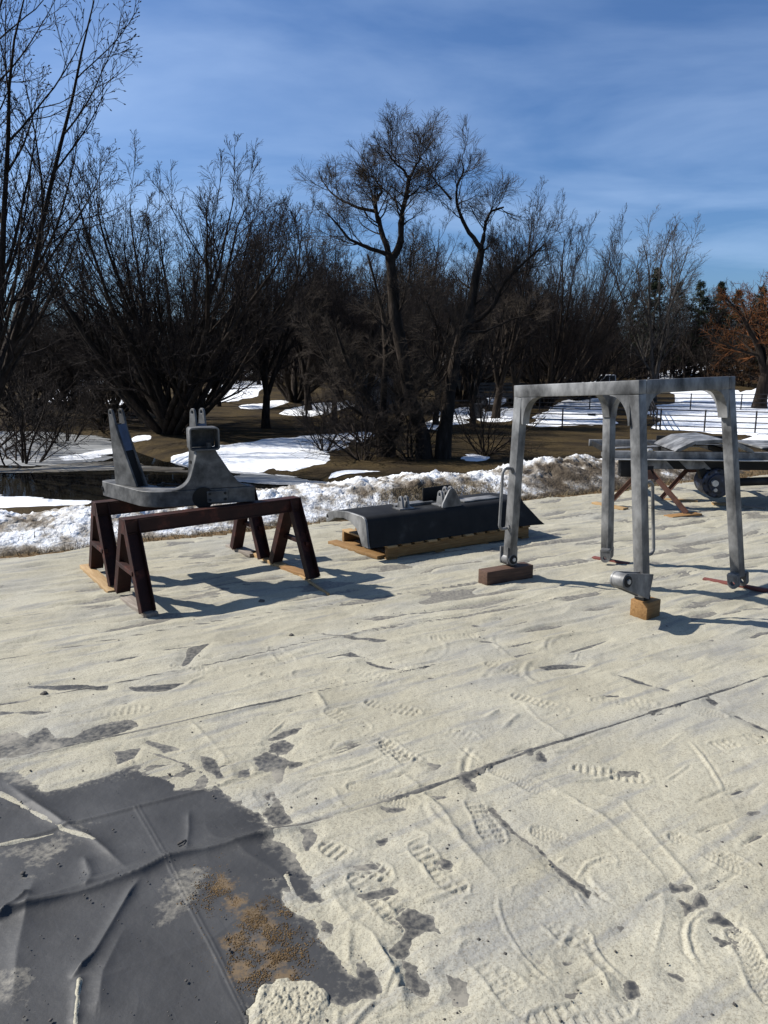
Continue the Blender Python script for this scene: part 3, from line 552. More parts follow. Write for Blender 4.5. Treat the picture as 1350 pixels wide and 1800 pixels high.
    struct(tag(link('ground_sheet', quick_mesh('ground_sheet', V, F, attrs=A), 'tarp'), 'wide dark grey seamed plastic sheet spread over the yard'))
    return x, y, hs
yard()
# rest of the yard, outside the measured sector
def outer():
    a0 = R(37); V = []; F = []
    L = [(-3.9,5.2,0),(-1.0,1.5,0)]
    pts = [(-10.5,2.1),(-3.45,5.9),(-.69,.92),(0,.5),(.69,.92),(9.0,12.3),(16,16.8),(16,-9),(-10.5,-9)]
    bm = bmesh.new(); f = bm.faces.new([bm.verts.new((*p, -.012)) for p in pts][::-1])
    me = bpy.data.meshes.new('yard'); bm.to_mesh(me); bm.free()
    if me.polygons[0].normal.z < 0: me.flip_normals()
    struct(tag(link('yard_ground', me, 'sand'), 'sand covered rest of the yard around the sheet'))
outer()
# ------------------------------------------------------------------ ploughed snow bank along the edge
def bank():
    ns, nt_ = 620, 110
    s, t = np.meshgrid(np.linspace(-7.5, 9.5, ns), np.linspace(-.25, 2.6, nt_), indexing='xy'); s = s.ravel().astype(np.float32); t = t.ravel().astype(np.float32)
    cr = np.interp(s, [-7.5,-4,-3.2,-2.4,-1.2,0,.8,1.6,2.6,3.2,3.8,4.6,5.4,6.2,9.5], [.29,.30,.28,.25,.27,.33,.36,.36,.30,.36,.46,.40,.26,.16,.05])
    f0 = .06+.10*fbm(s*.9, s*.3, 3, 3); c0 = .85+.16*perlin(s*.8, s*.2+5, 8)
    prof = smooth(f0, c0, t)**.8*(1-smooth(c0+.1, c0+1.2, t))
    lump = fbm(s*2.2, t*2.2, 5, 11); rid = 1-np.abs(fbm(s*5, t*5, 4, 14))*1.7
    h = cr*.78*prof*(1+.34*lump)+prof*(.032*np.clip(rid, -.5, 1)-.012)+.030*prof*fbm(s*16, t*16, 4, 16, .72)
    mound = np.exp(-((s-1.35)/.6)**2-((t-.40)/.24)**2)
    h = h+.10*mound*(1+.8*fbm(s*6, t*6, 4, 18))
    dirt = .20*smooth(.07, .0, h)-.055+.27*mound+.16*smooth(2.4, 3.2, s)*smooth(.9, .4, t)+.08*smooth(2.6, 3.6, s)+.24*fbm(s*2.6, t*3.2, 4, 19)+.12*smooth(.1, -.25, lump)
    back = smooth(1.4, 2.4, t); x = E0[0]+s*ED[0]+t*EN[0]; y = E0[1]+s*ED[1]+t*EN[1]
    z = np.where(t > 1.1, terr(x, y, False), -.05)+h-.03*(h < .01)
    F = grid_faces(nt_, ns, h > .012)
    V, F, A = compact(np.stack([x, y, z], 1), F, {'dirt': dirt})
    struct(tag(link('snow_bank', quick_mesh('snow_bank', V, F, attrs=A), 'bank_snow'), 'dirty ploughed bank of icy snow along the edge of the sheet'))
bank()
def dirt_strip():
    ns, nt_ = 420, 24
    s, t = np.meshgrid(np.linspace(-7.5, 9.5, ns), np.linspace(-.12, 1.2, nt_), indexing='xy'); s = s.ravel(); t = t.ravel()
    x = E0[0]+s*ED[0]+t*EN[0]; y = E0[1]+s*ED[1]+t*EN[1]; z = -.045+.02*fbm(s*5, t*5, 3, 6)+.03*smooth(0, .4, t)
    struct(tag(link('dirt_verge', quick_mesh('dirt_verge', np.stack([x, y, z], 1), grid_faces(nt_, ns)), 'dirt'), 'bare brown dirt strip between the sheet and the snow bank'))
    n = 9000; rs = np.random.RandomState(4); s = rs.uniform(-7, 9, n); t = np.abs(rs.normal(.05, .16, n)); s[:2500] = rs.normal(1.35, .55, 2500); t[:2500] = rs.normal(.22, .12, 2500)
    x = E0[0]+s*ED[0]+t*EN[0]; y = E0[1]+s*ED[1]+t*EN[1]
    z = np.where(t > .25, .06+.25*smooth(.25, .7, t), -.03); z[:2500] = .02+.16*np.exp(-((t[:2500]-.4)/.3)**2); a = rs.uniform(0, 6.28, n); L = rs.uniform(.03, .11, n); w = .0035
    base = np.stack([x, y, z], 1); dx = np.stack([np.cos(a), np.sin(a), np.zeros(n)], 1); sd = np.stack([-np.sin(a), np.cos(a), np.zeros(n)], 1); up = rs.uniform(.15, .9, n)[:,None]
    tip = base+dx*L[:,None]*(1-up*.6)+np.array([0,0,1])*L[:,None]*up
    V = np.concatenate([base-sd*w, base+sd*w, tip]); F = np.stack([np.arange(n), np.arange(n)+n, np.arange(n)+2*n], 1)
    tag(link('dead_grass', quick_mesh('dead_grass', V, F, False), 'straw'), 'dead straw coloured grass along the foot of the snow bank', kind='stuff')
dirt_strip()
# crumbs of brown dirt on the bare sheet, dark grit on the sand
OCT = np.array([(1,0,0),(-1,0,0),(0,1,0),(0,-1,0),(0,0,1),(0,0,-1)], np.float32); OF = np.array([(0,2,4),(2,1,4),(1,3,4),(3,0,4),(2,0,5),(1,2,5),(3,1,5),(0,3,5)])
def crumbs(name, P, r, m, label, seed):
    rs = np.random.RandomState(seed); n = len(P); V = OCT[None]*rs.uniform(.5, 1.3, (n, 6, 1))*r[:,None,None]*np.array([1.15,1.15,.7])
    a = rs.uniform(0, 6.28, n); c, s_ = np.cos(a)[:,None], np.sin(a)[:,None]; V = np.stack([V[...,0]*c-V[...,1]*s_, V[...,0]*s_+V[...,1]*c, V[...,2]], -1)+P[:,None,:]
    F = (OF[None]+np.arange(n)[:,None,None]*6).reshape(-1, 3)
    tag(link(name, quick_mesh(name, V.reshape(-1, 3), F, False), m), label, kind='stuff')
def scatter():
    rs = np.random.RandomState(12); Q = np.array(W(z7((740,850),(790,900),(820,960),(900,1000),(880,1070),(930,1130),(960,1180),(840,1020),(780,1070),(820,1170),(760,930),(960,1000),(1000,1100),(900,1190),(720,900),(870,940),(940,1060))))
    k = rs.randint(0, len(Q), 15000); p = Q[k]+rs.normal(0, .040, (15000, 2)); n = fbm(p[:,0]*16, p[:,1]*16, 4, 5)+rs.normal(0, .14, 15000); p = p[n > 0]
    h, *_ = tarp_h(p[:,0].astype(np.float32), p[:,1].astype(np.float32)); crumbs('dirt_crumbs', np.column_stack([p, h+.001]), np.minimum(rs.gamma(.8, .0010, len(p))+.0005, .0026), 'dirt', 'brown dry dirt crumbs strewn over the bare dark sheet', 1)
    n = 900; r = 1.4+rs.uniform(0, 1, n)**1.5*3.5; a = rs.uniform(-R(33), R(33), n); p = np.stack([r*np.sin(a), r*np.cos(a)], 1); h, *_ = tarp_h(p[:,0].astype(np.float32), p[:,1].astype(np.float32))
    crumbs('grit', np.column_stack([p, h+.008]), rs.gamma(1.5, .0011, n)+.001, 'pebble', 'dark specks of grit lying on the pale sand', 2)
scatter()
def clod(px, py, r, label, m='pebble'):
    p = at(px, py); rs = np.random.RandomState(int(px)); bm = bmesh.new(); bmesh.ops.create_icosphere(bm, subdivisions=2, radius=r)
    for v in bm.verts: v.co *= rs.uniform(.75, 1.15)
    for v in bm.verts: v.co.z *= .65
    me = bpy.data.meshes.new('clod'); bm.to_mesh(me); bm.free(); o = link('clod', me, m, None, (p[0], p[1], r*.55)); tag(o, label, 'clod')
clod(460, 1060, .022, 'small dark clod on the sand inside the sawhorse shadow')
clod(512, 1118, .014, 'small dark clod beside thin grey streaks in the sand')
clod(78, 1222, .018, 'dark clod on the sand near the long grey streaks')
def stick():
    a, b = at(312, 1490), at(327, 1482); s = MB(); m = (a+b)/2
    s.tube([(a.x, a.y, .012), (m.x+.002, m.y-.004, .016), (b.x, b.y, .012)], [.004,.005,.003], 7); tag(s.done('stick', 'pebble'), 'short black stick lying on the bare grey sheet', 'stick')
stick()

# ================================================================== things in the yard
# ---- splayed steel lifting frame on timber blocks
def lift_frame():
    fA, fB, fC, fD = at(895,993,.112), at(1129,1053,.122), at(1298,1032,.028), at(1067,986,.028)
    tA, tB, tC = aty(916,677,5.36), aty(1121,668,4.56), aty(1279,661.5,5.12); tD = tA+tC-tB
    base = (fA+fB+fC+fD)/4; base.z = 0
    root = thing('lifting_frame', 'grey splayed four legged steel frame standing on timber blocks and laths', 'frame', base)
    L = lambda p: Vector(p)-base
    T = [L(t) for t in (tA, tB, tC, tD)]; Fe = [L(f) for f in (fA, fB, fC, fD)]
    e1 = (T[1]-T[0]).normalized(); e2 = (T[2]-T[1]).normalized(); up = e1.cross(e2)
    if up.z < 0: up = -up
    w = .075; hb = .085
    for i in range(4):
        p, q = T[i], T[(i+1) % 4]; d = (q-p).normalized()
        ext = w/2 if i % 2 == 0 else -w/2-.002
        z = up*(hb/2)
        s = MB(); s.bar(p-d*ext-z, q+d*ext-z, w, hb, up, .006); s.done('top_beam', 'steel', root)
    for i in range(4):
        c = T[i]-up*(hb-.001); f = Fe[i].copy()
        short = (.075, .02, .10, .10)[i]
        ax = (c-f).normalized(); lo = f+ax*short
        s = MB(); s.bar(lo, c, w*.98, w*.98, e2, .006); leg = s.done('leg', 'steel', root)
        for d in ((e1 if i in (0, 3) else -e1), (e2 if i in (0, 1) else -e2)):   # curved gussets flowing into the beams
            G = .15; o = c+d*(w/2-.006); out = [(0,.003),(G,.003)]+[(G-G*math.sin(R(a)), -G+G*math.cos(R(a))-.0) for a in range(10, 91, 10)]+[(0,-G*1.1)]
            out = [(0,.002),(G,.002)]+[(G*(1-math.sin(R(a)))+.012*math.sin(R(a)), -G*1.25*(1-math.cos(R(a)))-.006) for a in range(0, 91, 9)]+[(0,-G*1.25)]
            s = MB(); s.prism(out, o, d, up, .066); s.done('gusset', 'steel', root)
    # pivot fittings at the feet
    def hub(c, ax, r, ln):
        s = MB(); s.cyl(c-ax*ln/2, c+ax*ln/2, r, n=32); o = s.done('pivot_barrel', 'steel', root, bevel=.003)
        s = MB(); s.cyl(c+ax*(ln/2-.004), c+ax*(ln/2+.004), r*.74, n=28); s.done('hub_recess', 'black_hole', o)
        s = MB(); s.cyl(c+ax*(ln/2), c+ax*(ln/2+.012), r*.34, n=6); s.done('nut', 'steel_bright', o)
    cA = Fe[0]+Vector((0,0,.050))-e2*.004; hub(cA, e1, .047, .095)
    s = MB(); P = [(-.05,.10),(.052,.085),(.052,-.047),(.0,-.049),(-.045,-.03),(-.05,.0)]
    s.prism(P, cA+e1*.030, e2, Vector((0,0,1)), .012, [circ(0,0,.036,18)]); s.prism(P, cA-e1*.046, e2, Vector((0,0,1)), .010); s.done('pivot_bracket', 'steel', root)
    cB = L(aty(1092,1020,4.40)); hub(cB, e1, .048, .10)
    fb = Fe[1]+(T[1]-Fe[1]).normalized()*.11; dv = fb-cB; dv -= e1*dv.dot(e1); dl = dv.length; du = dv.normalized(); dw = up-du*up.dot(du); dw.normalize()
    P = arc(0, 0, .050, 90, 270, 12)+[(dl-.04,-.09),(dl-.038,.07)]
    s = MB(); s.prism(P, cB+e1*.042, du, dw, .012, [circ(0,0,.036,18)]); s.prism(P, cB-e1*.042, du, dw, .012); s.done('pivot_bracket', 'steel', root)
    s = MB(); s.bar(Fe[1]+Vector((0,0,.002)), Fe[1]+Vector((0,0,.03)), .07, .07, e2); s.done('foot_pad', 'steel_dark', root)
    for i in (2, 3):
        f = Fe[i]; v = (T[i]-f).normalized(); h = e2 if i == 2 else (e2-e1*.5).normalized(); n = h.cross(v).normalized()
        s = MB(); s.bar(f+v*.100-h*.078, f+v*.100+h*.078, .07, .034, v, .006)
        for k in (-1, 1):
            P = [(-.040,.104)]+arc(0, .038, .038, 180, 360, 12)+[(.040,.104)]
            s.prism(P, f+h*(.058*k)+v*.002, n, v, .036, [circ(0,.040,.018,12)])
        s.done('clevis', 'steel', root)
    # grab handles of bent round bar
    def handle(i, d, px, y0, y1):
        a = (T[i]-Fe[i]); yy = lambda py: min(1, max(0, (py)))
        p0 = Fe[i]+a*y0; p1 = Fe[i]+a*y1; v = a.normalized(); o = .128; r = .040
        P = [p0+d*.03+v*.02, p0+d*.034+v*.004, p0+d*(o-r)]
        P += [p0+d*(o-r)+v*r+d*r*math.sin(R(t))-v*r*math.cos(R(t)) for t in range(15, 91, 15)]
        P += [p1+d*(o-r)-v*r+d*r*math.cos(R(t))+v*r*math.sin(R(t)) for t in range(0, 91, 15)]
        P += [p1+d*.034-v*.004, p1+d*.03-v*.02]
        s = MB(); s.tube(P, .011, 10); h = s.done('grab_handle', 'steel', root)
        for c_ in (p0+v*.012, p1-v*.012): s = MB(); s.cyl(c_+d*.015, c_+d*.05, .02, n=14); s.done('handle_boss', 'steel', h)
    handle(0, -e2, 0, .22, .56); handle(1, e2, 0, .205, .545)
lift_frame()
def board(name, a, b, wid, th, m, label, cat='board', z=0, group=None, bev=.004, tilt=0):
    """board lying between two ground points a,b (centre line)"""
    a = Vector(a); b = Vector(b); d = b-a; o = thing_mesh = None
    s = MB(); s.box((0,0,th/2), (d.length, wid, th), None, bev); o = s.done(name, m)
    o.location = ((a.x+b.x)/2, (a.y+b.y)/2, z); o.rotation_euler = (0, tilt, math.atan2(d.y, d.x))
    return tag(o, label, cat, group)
a, b, c = at(857,1031), at(938,1017), at(839,1024.5); off = (c-a)*.5
board('timber_block', a+off, b+off, (c-a).length*.98, .110, 'wood_old', 'dark weathered timber block lying flat under a steel frame leg', 'block', bev=.006)
a, b, c = at(1135.5,1090), at(1159,1082), at(1107,1085.5); off = (c-a)*.5
board('timber_block', a+off, b+off, .125, .120, 'wood_block', 'short honey coloured timber block with end grain under a frame leg', 'block', bev=.004)
board('wooden_lath', at(1042,983), at(1106,995), .05, .026, 'wood_red', 'short notched red brown lath under the far clevis of the frame', 'lath')
board('wooden_lath', at(1236,1021), at(1420,1054), .045, .026, 'wood_red', 'long red brown lath under the right clevis of the frame', 'lath')

# ---- the two red steel trestles
def trestle(fl, fr, label):
    base = sum((Vector(f) for f in fl+fr), Vector())/4; base.z = 0
    root = thing('steel_trestle', label, 'trestle', base, group='red steel trestles under the bracket')
    L = lambda p: Vector((p[0], p[1], 0))-base
    fl = [L(f) for f in fl]; fr = [L(f) for f in fr]; H = .612
    a = (fl[0]+fl[1])/2; b = (fr[0]+fr[1])/2; ax = (b-a).normalized(); n = Vector((0,0,1)).cross(ax)
    a0 = a+Vector((0,0,H)); b0 = b+Vector((0,0,H))
    hb, wb, tk = .105, .10, .010
    s = MB(); u = Vector((0,0,1))     # rolled section: web and two flanges
    s.bar(a0-u*tk/2, b0-u*tk/2, wb, tk, u); s.bar(a0-u*(hb-tk/2), b0-u*(hb-tk/2), wb, tk, u); s.bar(a0-u*hb/2-n*(wb/2-.009), b0-u*hb/2-n*(wb/2-.009), .012, hb-2*tk-.002, u)
    s.bar(a0-u*hb/2+n*(wb/2-.009), b0-u*hb/2+n*(wb/2-.009), .012, hb-2*tk-.002, u); s.done('beam', 'rust', root, bevel=.0015)
    for e_ in (a0, b0): s = MB(); s.bar(e_-u*hb/2-ax*.004, e_-u*hb/2+ax*.004, wb-.004, hb-.004, u); s.done('end_plate', 'rust', root)
    for feet, top, sg in ((fl, a0, 1), (fr, b0, -1)):
        mids = []
        for k, f in enumerate(feet):
            side = 1 if (f-(feet[0]+feet[1])/2).dot(n) > 0 else -1
            p = Vector((f.x, f.y, .036)); q = top-u*.012+n*(side*.022)+ax*(sg*.048)
            p = p+ax*(sg*.048); d = (q-p).normalized(); m = n-d*n.dot(d); m.normalize()
            s = MB()
            s.bar(p+ax*(-sg*.045), q+ax*(-sg*.045), .060, .008, ax)
            s.bar(p+ax*(sg*.045), q+ax*(sg*.045), .060, .008, ax); s.bar(p-m*side*.024, q-m*side*.024, .008, .084, ax)
            s.done('leg', 'rust', root, bevel=.001); mids.append(p.lerp(q, .42)-ax*(sg*.034))
        s = MB(); s.bar(mids[0], mids[1], .045, .03, u); s.done('cross_tie', 'rust', root, bevel=.001)
trestle([at(203,1041,.03), at(247,1080,.03)], [at(493,986,.03), at(560,1015,.03)], 'near red brown steel trestle with A shaped legs under the bracket')
trestle([at(158,999,.03), at(192,1032,.03)], [at(424,962,.03), at(474,981,.03)], 'far red brown steel trestle nearest the snow bank under the bracket')
G = 'boards under the trestle feet'
board('wooden_board', at(150,998), at(200,1045), .085, .032, 'wood_new', 'pale board under the left feet of the far trestle', group=G)
board('wooden_board', at(222,1056), at(268,1086), .085, .034, 'wood_grey', 'weathered grey board end sticking out from the near trestle foot', group=G)
board('wooden_board', at(405,962), at(448,979), .10, .034, 'wood_grey', 'grey brown board under the hind foot of the far trestle', group=G)
board('wooden_board', at(447,975), at(500,1001), .085, .034, 'wood_new', 'golden board between the right feet of both trestles', group=G)
board('wooden_board', at(496,999), at(552,1018), .09, .030, 'wood_block', 'orange brown board under the front right foot of the near trestle', group=G)
board('wooden_lath', at(516,1006), at(578,1047), .018, .018, 'wood_new', 'thin yellow lath lying in shadow beside the near trestle foot', 'lath')

# ---- cast bracket lying across the trestles
def bracket():
    o = at(262,894,.62); u = Vector((math.cos(R(23)), math.sin(R(23)), 0)); vo = Vector((-u.y, u.x, 0)); v = Vector((math.cos(R(134)), math.sin(R(134)), 0)); z = Vector((0,0,1))
    root = thing('steel_bracket', 'grey steel bracket with two forked prongs resting across the red trestles', 'bracket', (o.x, o.y, .6125))
    Q = lambda a, b, c=0: u*a+v*b+z*c
    Qo = lambda a, b, c=0: u*a+vo*b+z*c
    # base ring: U shaped plate, rounded front left corner
    out = [(.76,-.0),(.76,.26),(.60,.30),(.52,.34),(.44,.30),(.36,.24),(.27,.24),(.22,.30),(.20,.40),(.19,.74)]+[(.095+.095*math.cos(R(a)), .74+.095*math.sin(R(a))) for a in range(15, 180, 15)]+[(0,.74),(0,.16)]+[(.16-.16*math.cos(R(a)), .16-.16*math.sin(R(a))) for a in range(10, 90, 10)]
    s = MB(); s.prism(out, Q(0,0,.0625), u, v, .122); base = s.done('base_plate', 'steel_mid', root, bevel=.008)
    # pad with four bolts on the front face
    s = MB(); s.prism([(.405,.02),(.555,.02),(.555,.105),(.405,.105)], Qo(0,-.006,0), u, z, .016); s.done('bolt_pad', 'steel_mid', base, bevel=.003)
    for a in (.425, .535):
        for c in (.042, .086):
            s = MB(); s.cyl(Qo(a,-.012,c), Qo(a,-.019,c), .010, n=10); s.done('bolt', 'black_hole', base)
    s = MB(); s.prism(circ(0,0,.078,24), Qo(.38,-.001,.058), u, z, .010); s.done('boss', 'steel_dark', base)
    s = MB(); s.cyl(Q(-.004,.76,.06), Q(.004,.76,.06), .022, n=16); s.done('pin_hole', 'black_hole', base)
    # curved front upright
    prof = [(.16,.121)]+[(.16+.15*math.sin(R(a)), .121+.15*(1-math.cos(R(a)))*1.0) for a in range(12, 80, 11)]+[(.335,.33),(.35,.40),(.485,.40),(.50,.37),(.60,.21),(.64,.16),(.69,.130),(.73,.121)]
    s = MB(); s.prism(prof, Qo(0,.058,0), u, z, .10); s.done('upright', 'steel_mid', root, bevel=.004)
    # open box on top of the upright
    rr = lambda w_, h_, r_: [(cx_+r_*math.cos(R(t_)), cz_+r_*math.sin(R(t_))) for cx_, cz_, t0_ in ((w_-r_,h_-r_,0),(-w_+r_,h_-r_,90),(-w_+r_,-h_+r_,180),(w_-r_,-h_+r_,270)) for t_ in range(t0_, t0_+91, 30)]
    s = MB(); s.prism(rr(.105,.082,.022), Qo(.405,.045,.484), u, z, .15, [rr(.094,.071,.013)]); s.prism(rr(.09,.068,.01), Qo(.405,.115,.484), u, z, .008); s.done('box_head', 'steel_mid', root)
    s = MB(); s.cyl(Qo(.44,.02,.418), Qo(.44,.02,.455), .022, n=18); s.done('peg', 'steel_mid', root)
    def prong(a, b, H, rz, lean):
        uu = Vector((math.cos(R(23+rz)), math.sin(R(23+rz)), 0)); vv = Vector((-uu.y, uu.x, 0)); zt = (z-u*lean).normalized()
        for k in (-1, 1):
            P = [(-.15,0),(.12,0),(.10,.12)]+[(.022+.028*math.cos(R(t)), H-.03+.028*math.sin(R(t))) for t in range(10, 190, 18)]+[(-.02,H*.72)]
            s = MB(); s.prism(P, Q(a,b,.121)+uu*(.042*k), vv, zt, .016, [circ(.022,H-.03,.013,12)]); s.done('prong_plate', 'steel_mid', root, bevel=.002)
        for (z0, z1, m) in ((.0, .46, 'steel_dark'), (.46, .80, 'blue_paint')):
            w0 = -.115+(.095)*(z0/.72); w1 = -.115+.095*min(1.06, z1/.72)
            p = Q(a,b,.121)+vv*w0+zt*(H*z0); q = Q(a,b,.121)+vv*w1+zt*(H*z1)
            s = MB(); s.bar(p, q, .066, .010, vv); s.done('cover_plate', m, root)
        p = Q(a,b,.121)+vv*.095; q = Q(a,b,.121)+vv*.04+zt*H*.8
        s = MB(); s.bar(p, q, .066, .010, vv); s.done('back_plate', 'steel_dark', root)
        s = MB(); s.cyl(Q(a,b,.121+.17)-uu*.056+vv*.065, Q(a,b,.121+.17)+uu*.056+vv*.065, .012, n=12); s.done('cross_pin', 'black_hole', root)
    prong(.085, .47, .57, 30, .10); prong(.50, .235, .57, 30, .0)
    s = MB(); s.tube([Q(.20,.30,.128), Q(.26,.27,.135), Q(.30,.24,.13), Q(.36,.22,.128)], .008, 8); s.cyl(Q(.23,.27,.121), Q(.23,.27,.15), .014, n=10); s.done('hose_fitting', 'black_hole', root)
    s = MB(); s.tube([Q(.62,.20,.128), Q(.68,.19,.15), Q(.73,.22,.13)], .009, 8); s.box(Q(.66,.12,.128), (.10,.05,.014), Matrix((u, vo, z)).transposed()); s.done('grease_line', 'steel_dark', root)
bracket()

# ---- pallet and the trough shaped casting on it
PA = R(32.4); pu = Vector((math.cos(PA), math.sin(PA), 0)); pv = Vector((-pu.y, pu.x, 0)); P0 = at(681,986)
def pallet():
    root = thing('pallet', 'long wooden pallet under the trough shaped steel casting', 'pallet', P0, PA)
    for k, y in enumerate((.02, .39, .76)):
        s = MB(); s.box((.80,y,.064), (1.60,.038,.088), None, .003); s.done('stringer', 'wood_pallet', root)
    for k, x in enumerate((.05, .55, 1.05, 1.55)):
        s = MB(); s.box((x,.39,.010), (.095,.80,.018), None, .003); s.done('bottom_board', 'wood_pallet', root)
    for k in range(12):
        s = MB(); s.box((.05+k*.1365,.39+random.uniform(-.012,.012),.1175), (.092,.80,.018), None, .003); s.done('deck_board', 'wood_new' if k % 3 == 0 else 'wood_pallet', root)
    s = MB(); s.box((-.06,.42,.022), (.10,.72,.030), Matrix.Rotation(R(7), 3, 'Z'), .004); s.done('lead_board', 'wood_pallet', root)
pallet()
def trough():
    o = P0+pu*(-.16)+pv*.02; root = thing('steel_trough', 'dark inverted trough shaped steel casting with lugs lying on the pallet', 'casting', (o.x, o.y, .1275), PA); root.scale = (1, 1, 1.13)
    outer = [(-.015,.0),(.0,.035),(.028,.185),(.045,.208),(.065,.219),(.09,.225),(.35,.225),(.55,.205),(.68,.175),(.72,.15),(.73,.12),(.715,.085)]
    inner = [(.66,.10),(.55,.145),(.40,.165),(.28,.155),(.18,.115),(.12,.05),(.09,.0)]
    prof = outer+inner; n = len(prof); bm = bmesh.new(); rings = []
    for x, f in ((0,1.0),(.03,1.0),(1.60,1.0),(1.72,1.0)):
        r = []
        for i, (w, h) in enumerate(prof):
            xx = x
            if x > 1.65: xx = x+max(0, (.19-h))*.95; w = w-(.07*max(0,(.12-h))/.12 if w < .2 else 0)
            if x == 0: xx = .03*max(0, (.1-h))*0
            r.append(bm.verts.new((xx, w, h)))
        rings.append(r)
    for a, b in zip(rings, rings[1:]):
        for i in range(n): bm.faces.new((a[i], a[(i+1) % n], b[(i+1) % n], b[i]))
    for rr in (rings[0], rings[-1]):
        f = bm.faces.new(rr); bmesh.ops.triangulate(bm, faces=[f])
    s = MB(); s.b.free(); s.b = bm; body = s.done('shell', 'steel_dark', root, sm=35)  # same steel as the end cap; its shade is put into the darker colour
    # end cap with an eye, its sunlit look painted in as brighter steel
    s = MB(); cap = [(w, h) for w, h in outer]+[(w, h) for w, h in inner]
    s.prism(cap, Vector((-.012,0,0)), Vector((0,1,0)), Vector((0,0,1)), .022, [circ(.695,.135,.016,12)]); s.done('end_plate', 'steel', root, bevel=.003)
    def lug(x, w, h, r, sep, name='lug'):
        for k in (0, 1):
            P = [(-r*1.7,0),(r*1.5,0)]+arc(0, h, r, 10, 170, 9)
            s = MB(); s.prism(P, Vector((x+k*sep, w, .223)), Vector((0,1,0)), Vector((0,0,1)), .022, [circ(0,h,r*.45,12)]); s.done(name, 'steel', root, bevel=.002)
        s = MB(); s.box((x+sep/2, w, .229), (sep+.10, r*4, .012), None, .002); s.done('lug_base', 'steel', root)
    lug(.44, .20, .072, .030, .055); lug(.84, .16, .085, .034, .07); lug(1.02, .33, .085, .032, .06)
    s = MB(); s.prism([(-.11,-.02),(.11,-.02),(.10,.03),(.055,.10)]+arc(0, .10, .045, 20, 160, 8)+[(-.055,.10),(-.10,.03)], Vector((.90,.075,.22)), Vector((1,0,0)), Vector((0,0,1)), .02); s.done('front_lug_plate', 'steel', root, bevel=.002)
    for c_, d_ in (((.62,.26,.236), (.42,.03,.022)), ((1.30,.20,.232), (.42,.14,.012)), ((.62,.36,.232), (.30,.08,.012))): s = MB(); s.box(c_, d_, None, .003); s.done('stiffener', 'steel', root)
    s = MB(); s.box((1.0,.44,.27), (.34,.012,.12), Matrix.Rotation(R(6), 3, 'Z'), .002); s.done('rear_flange', 'steel_dark', root)
trough()

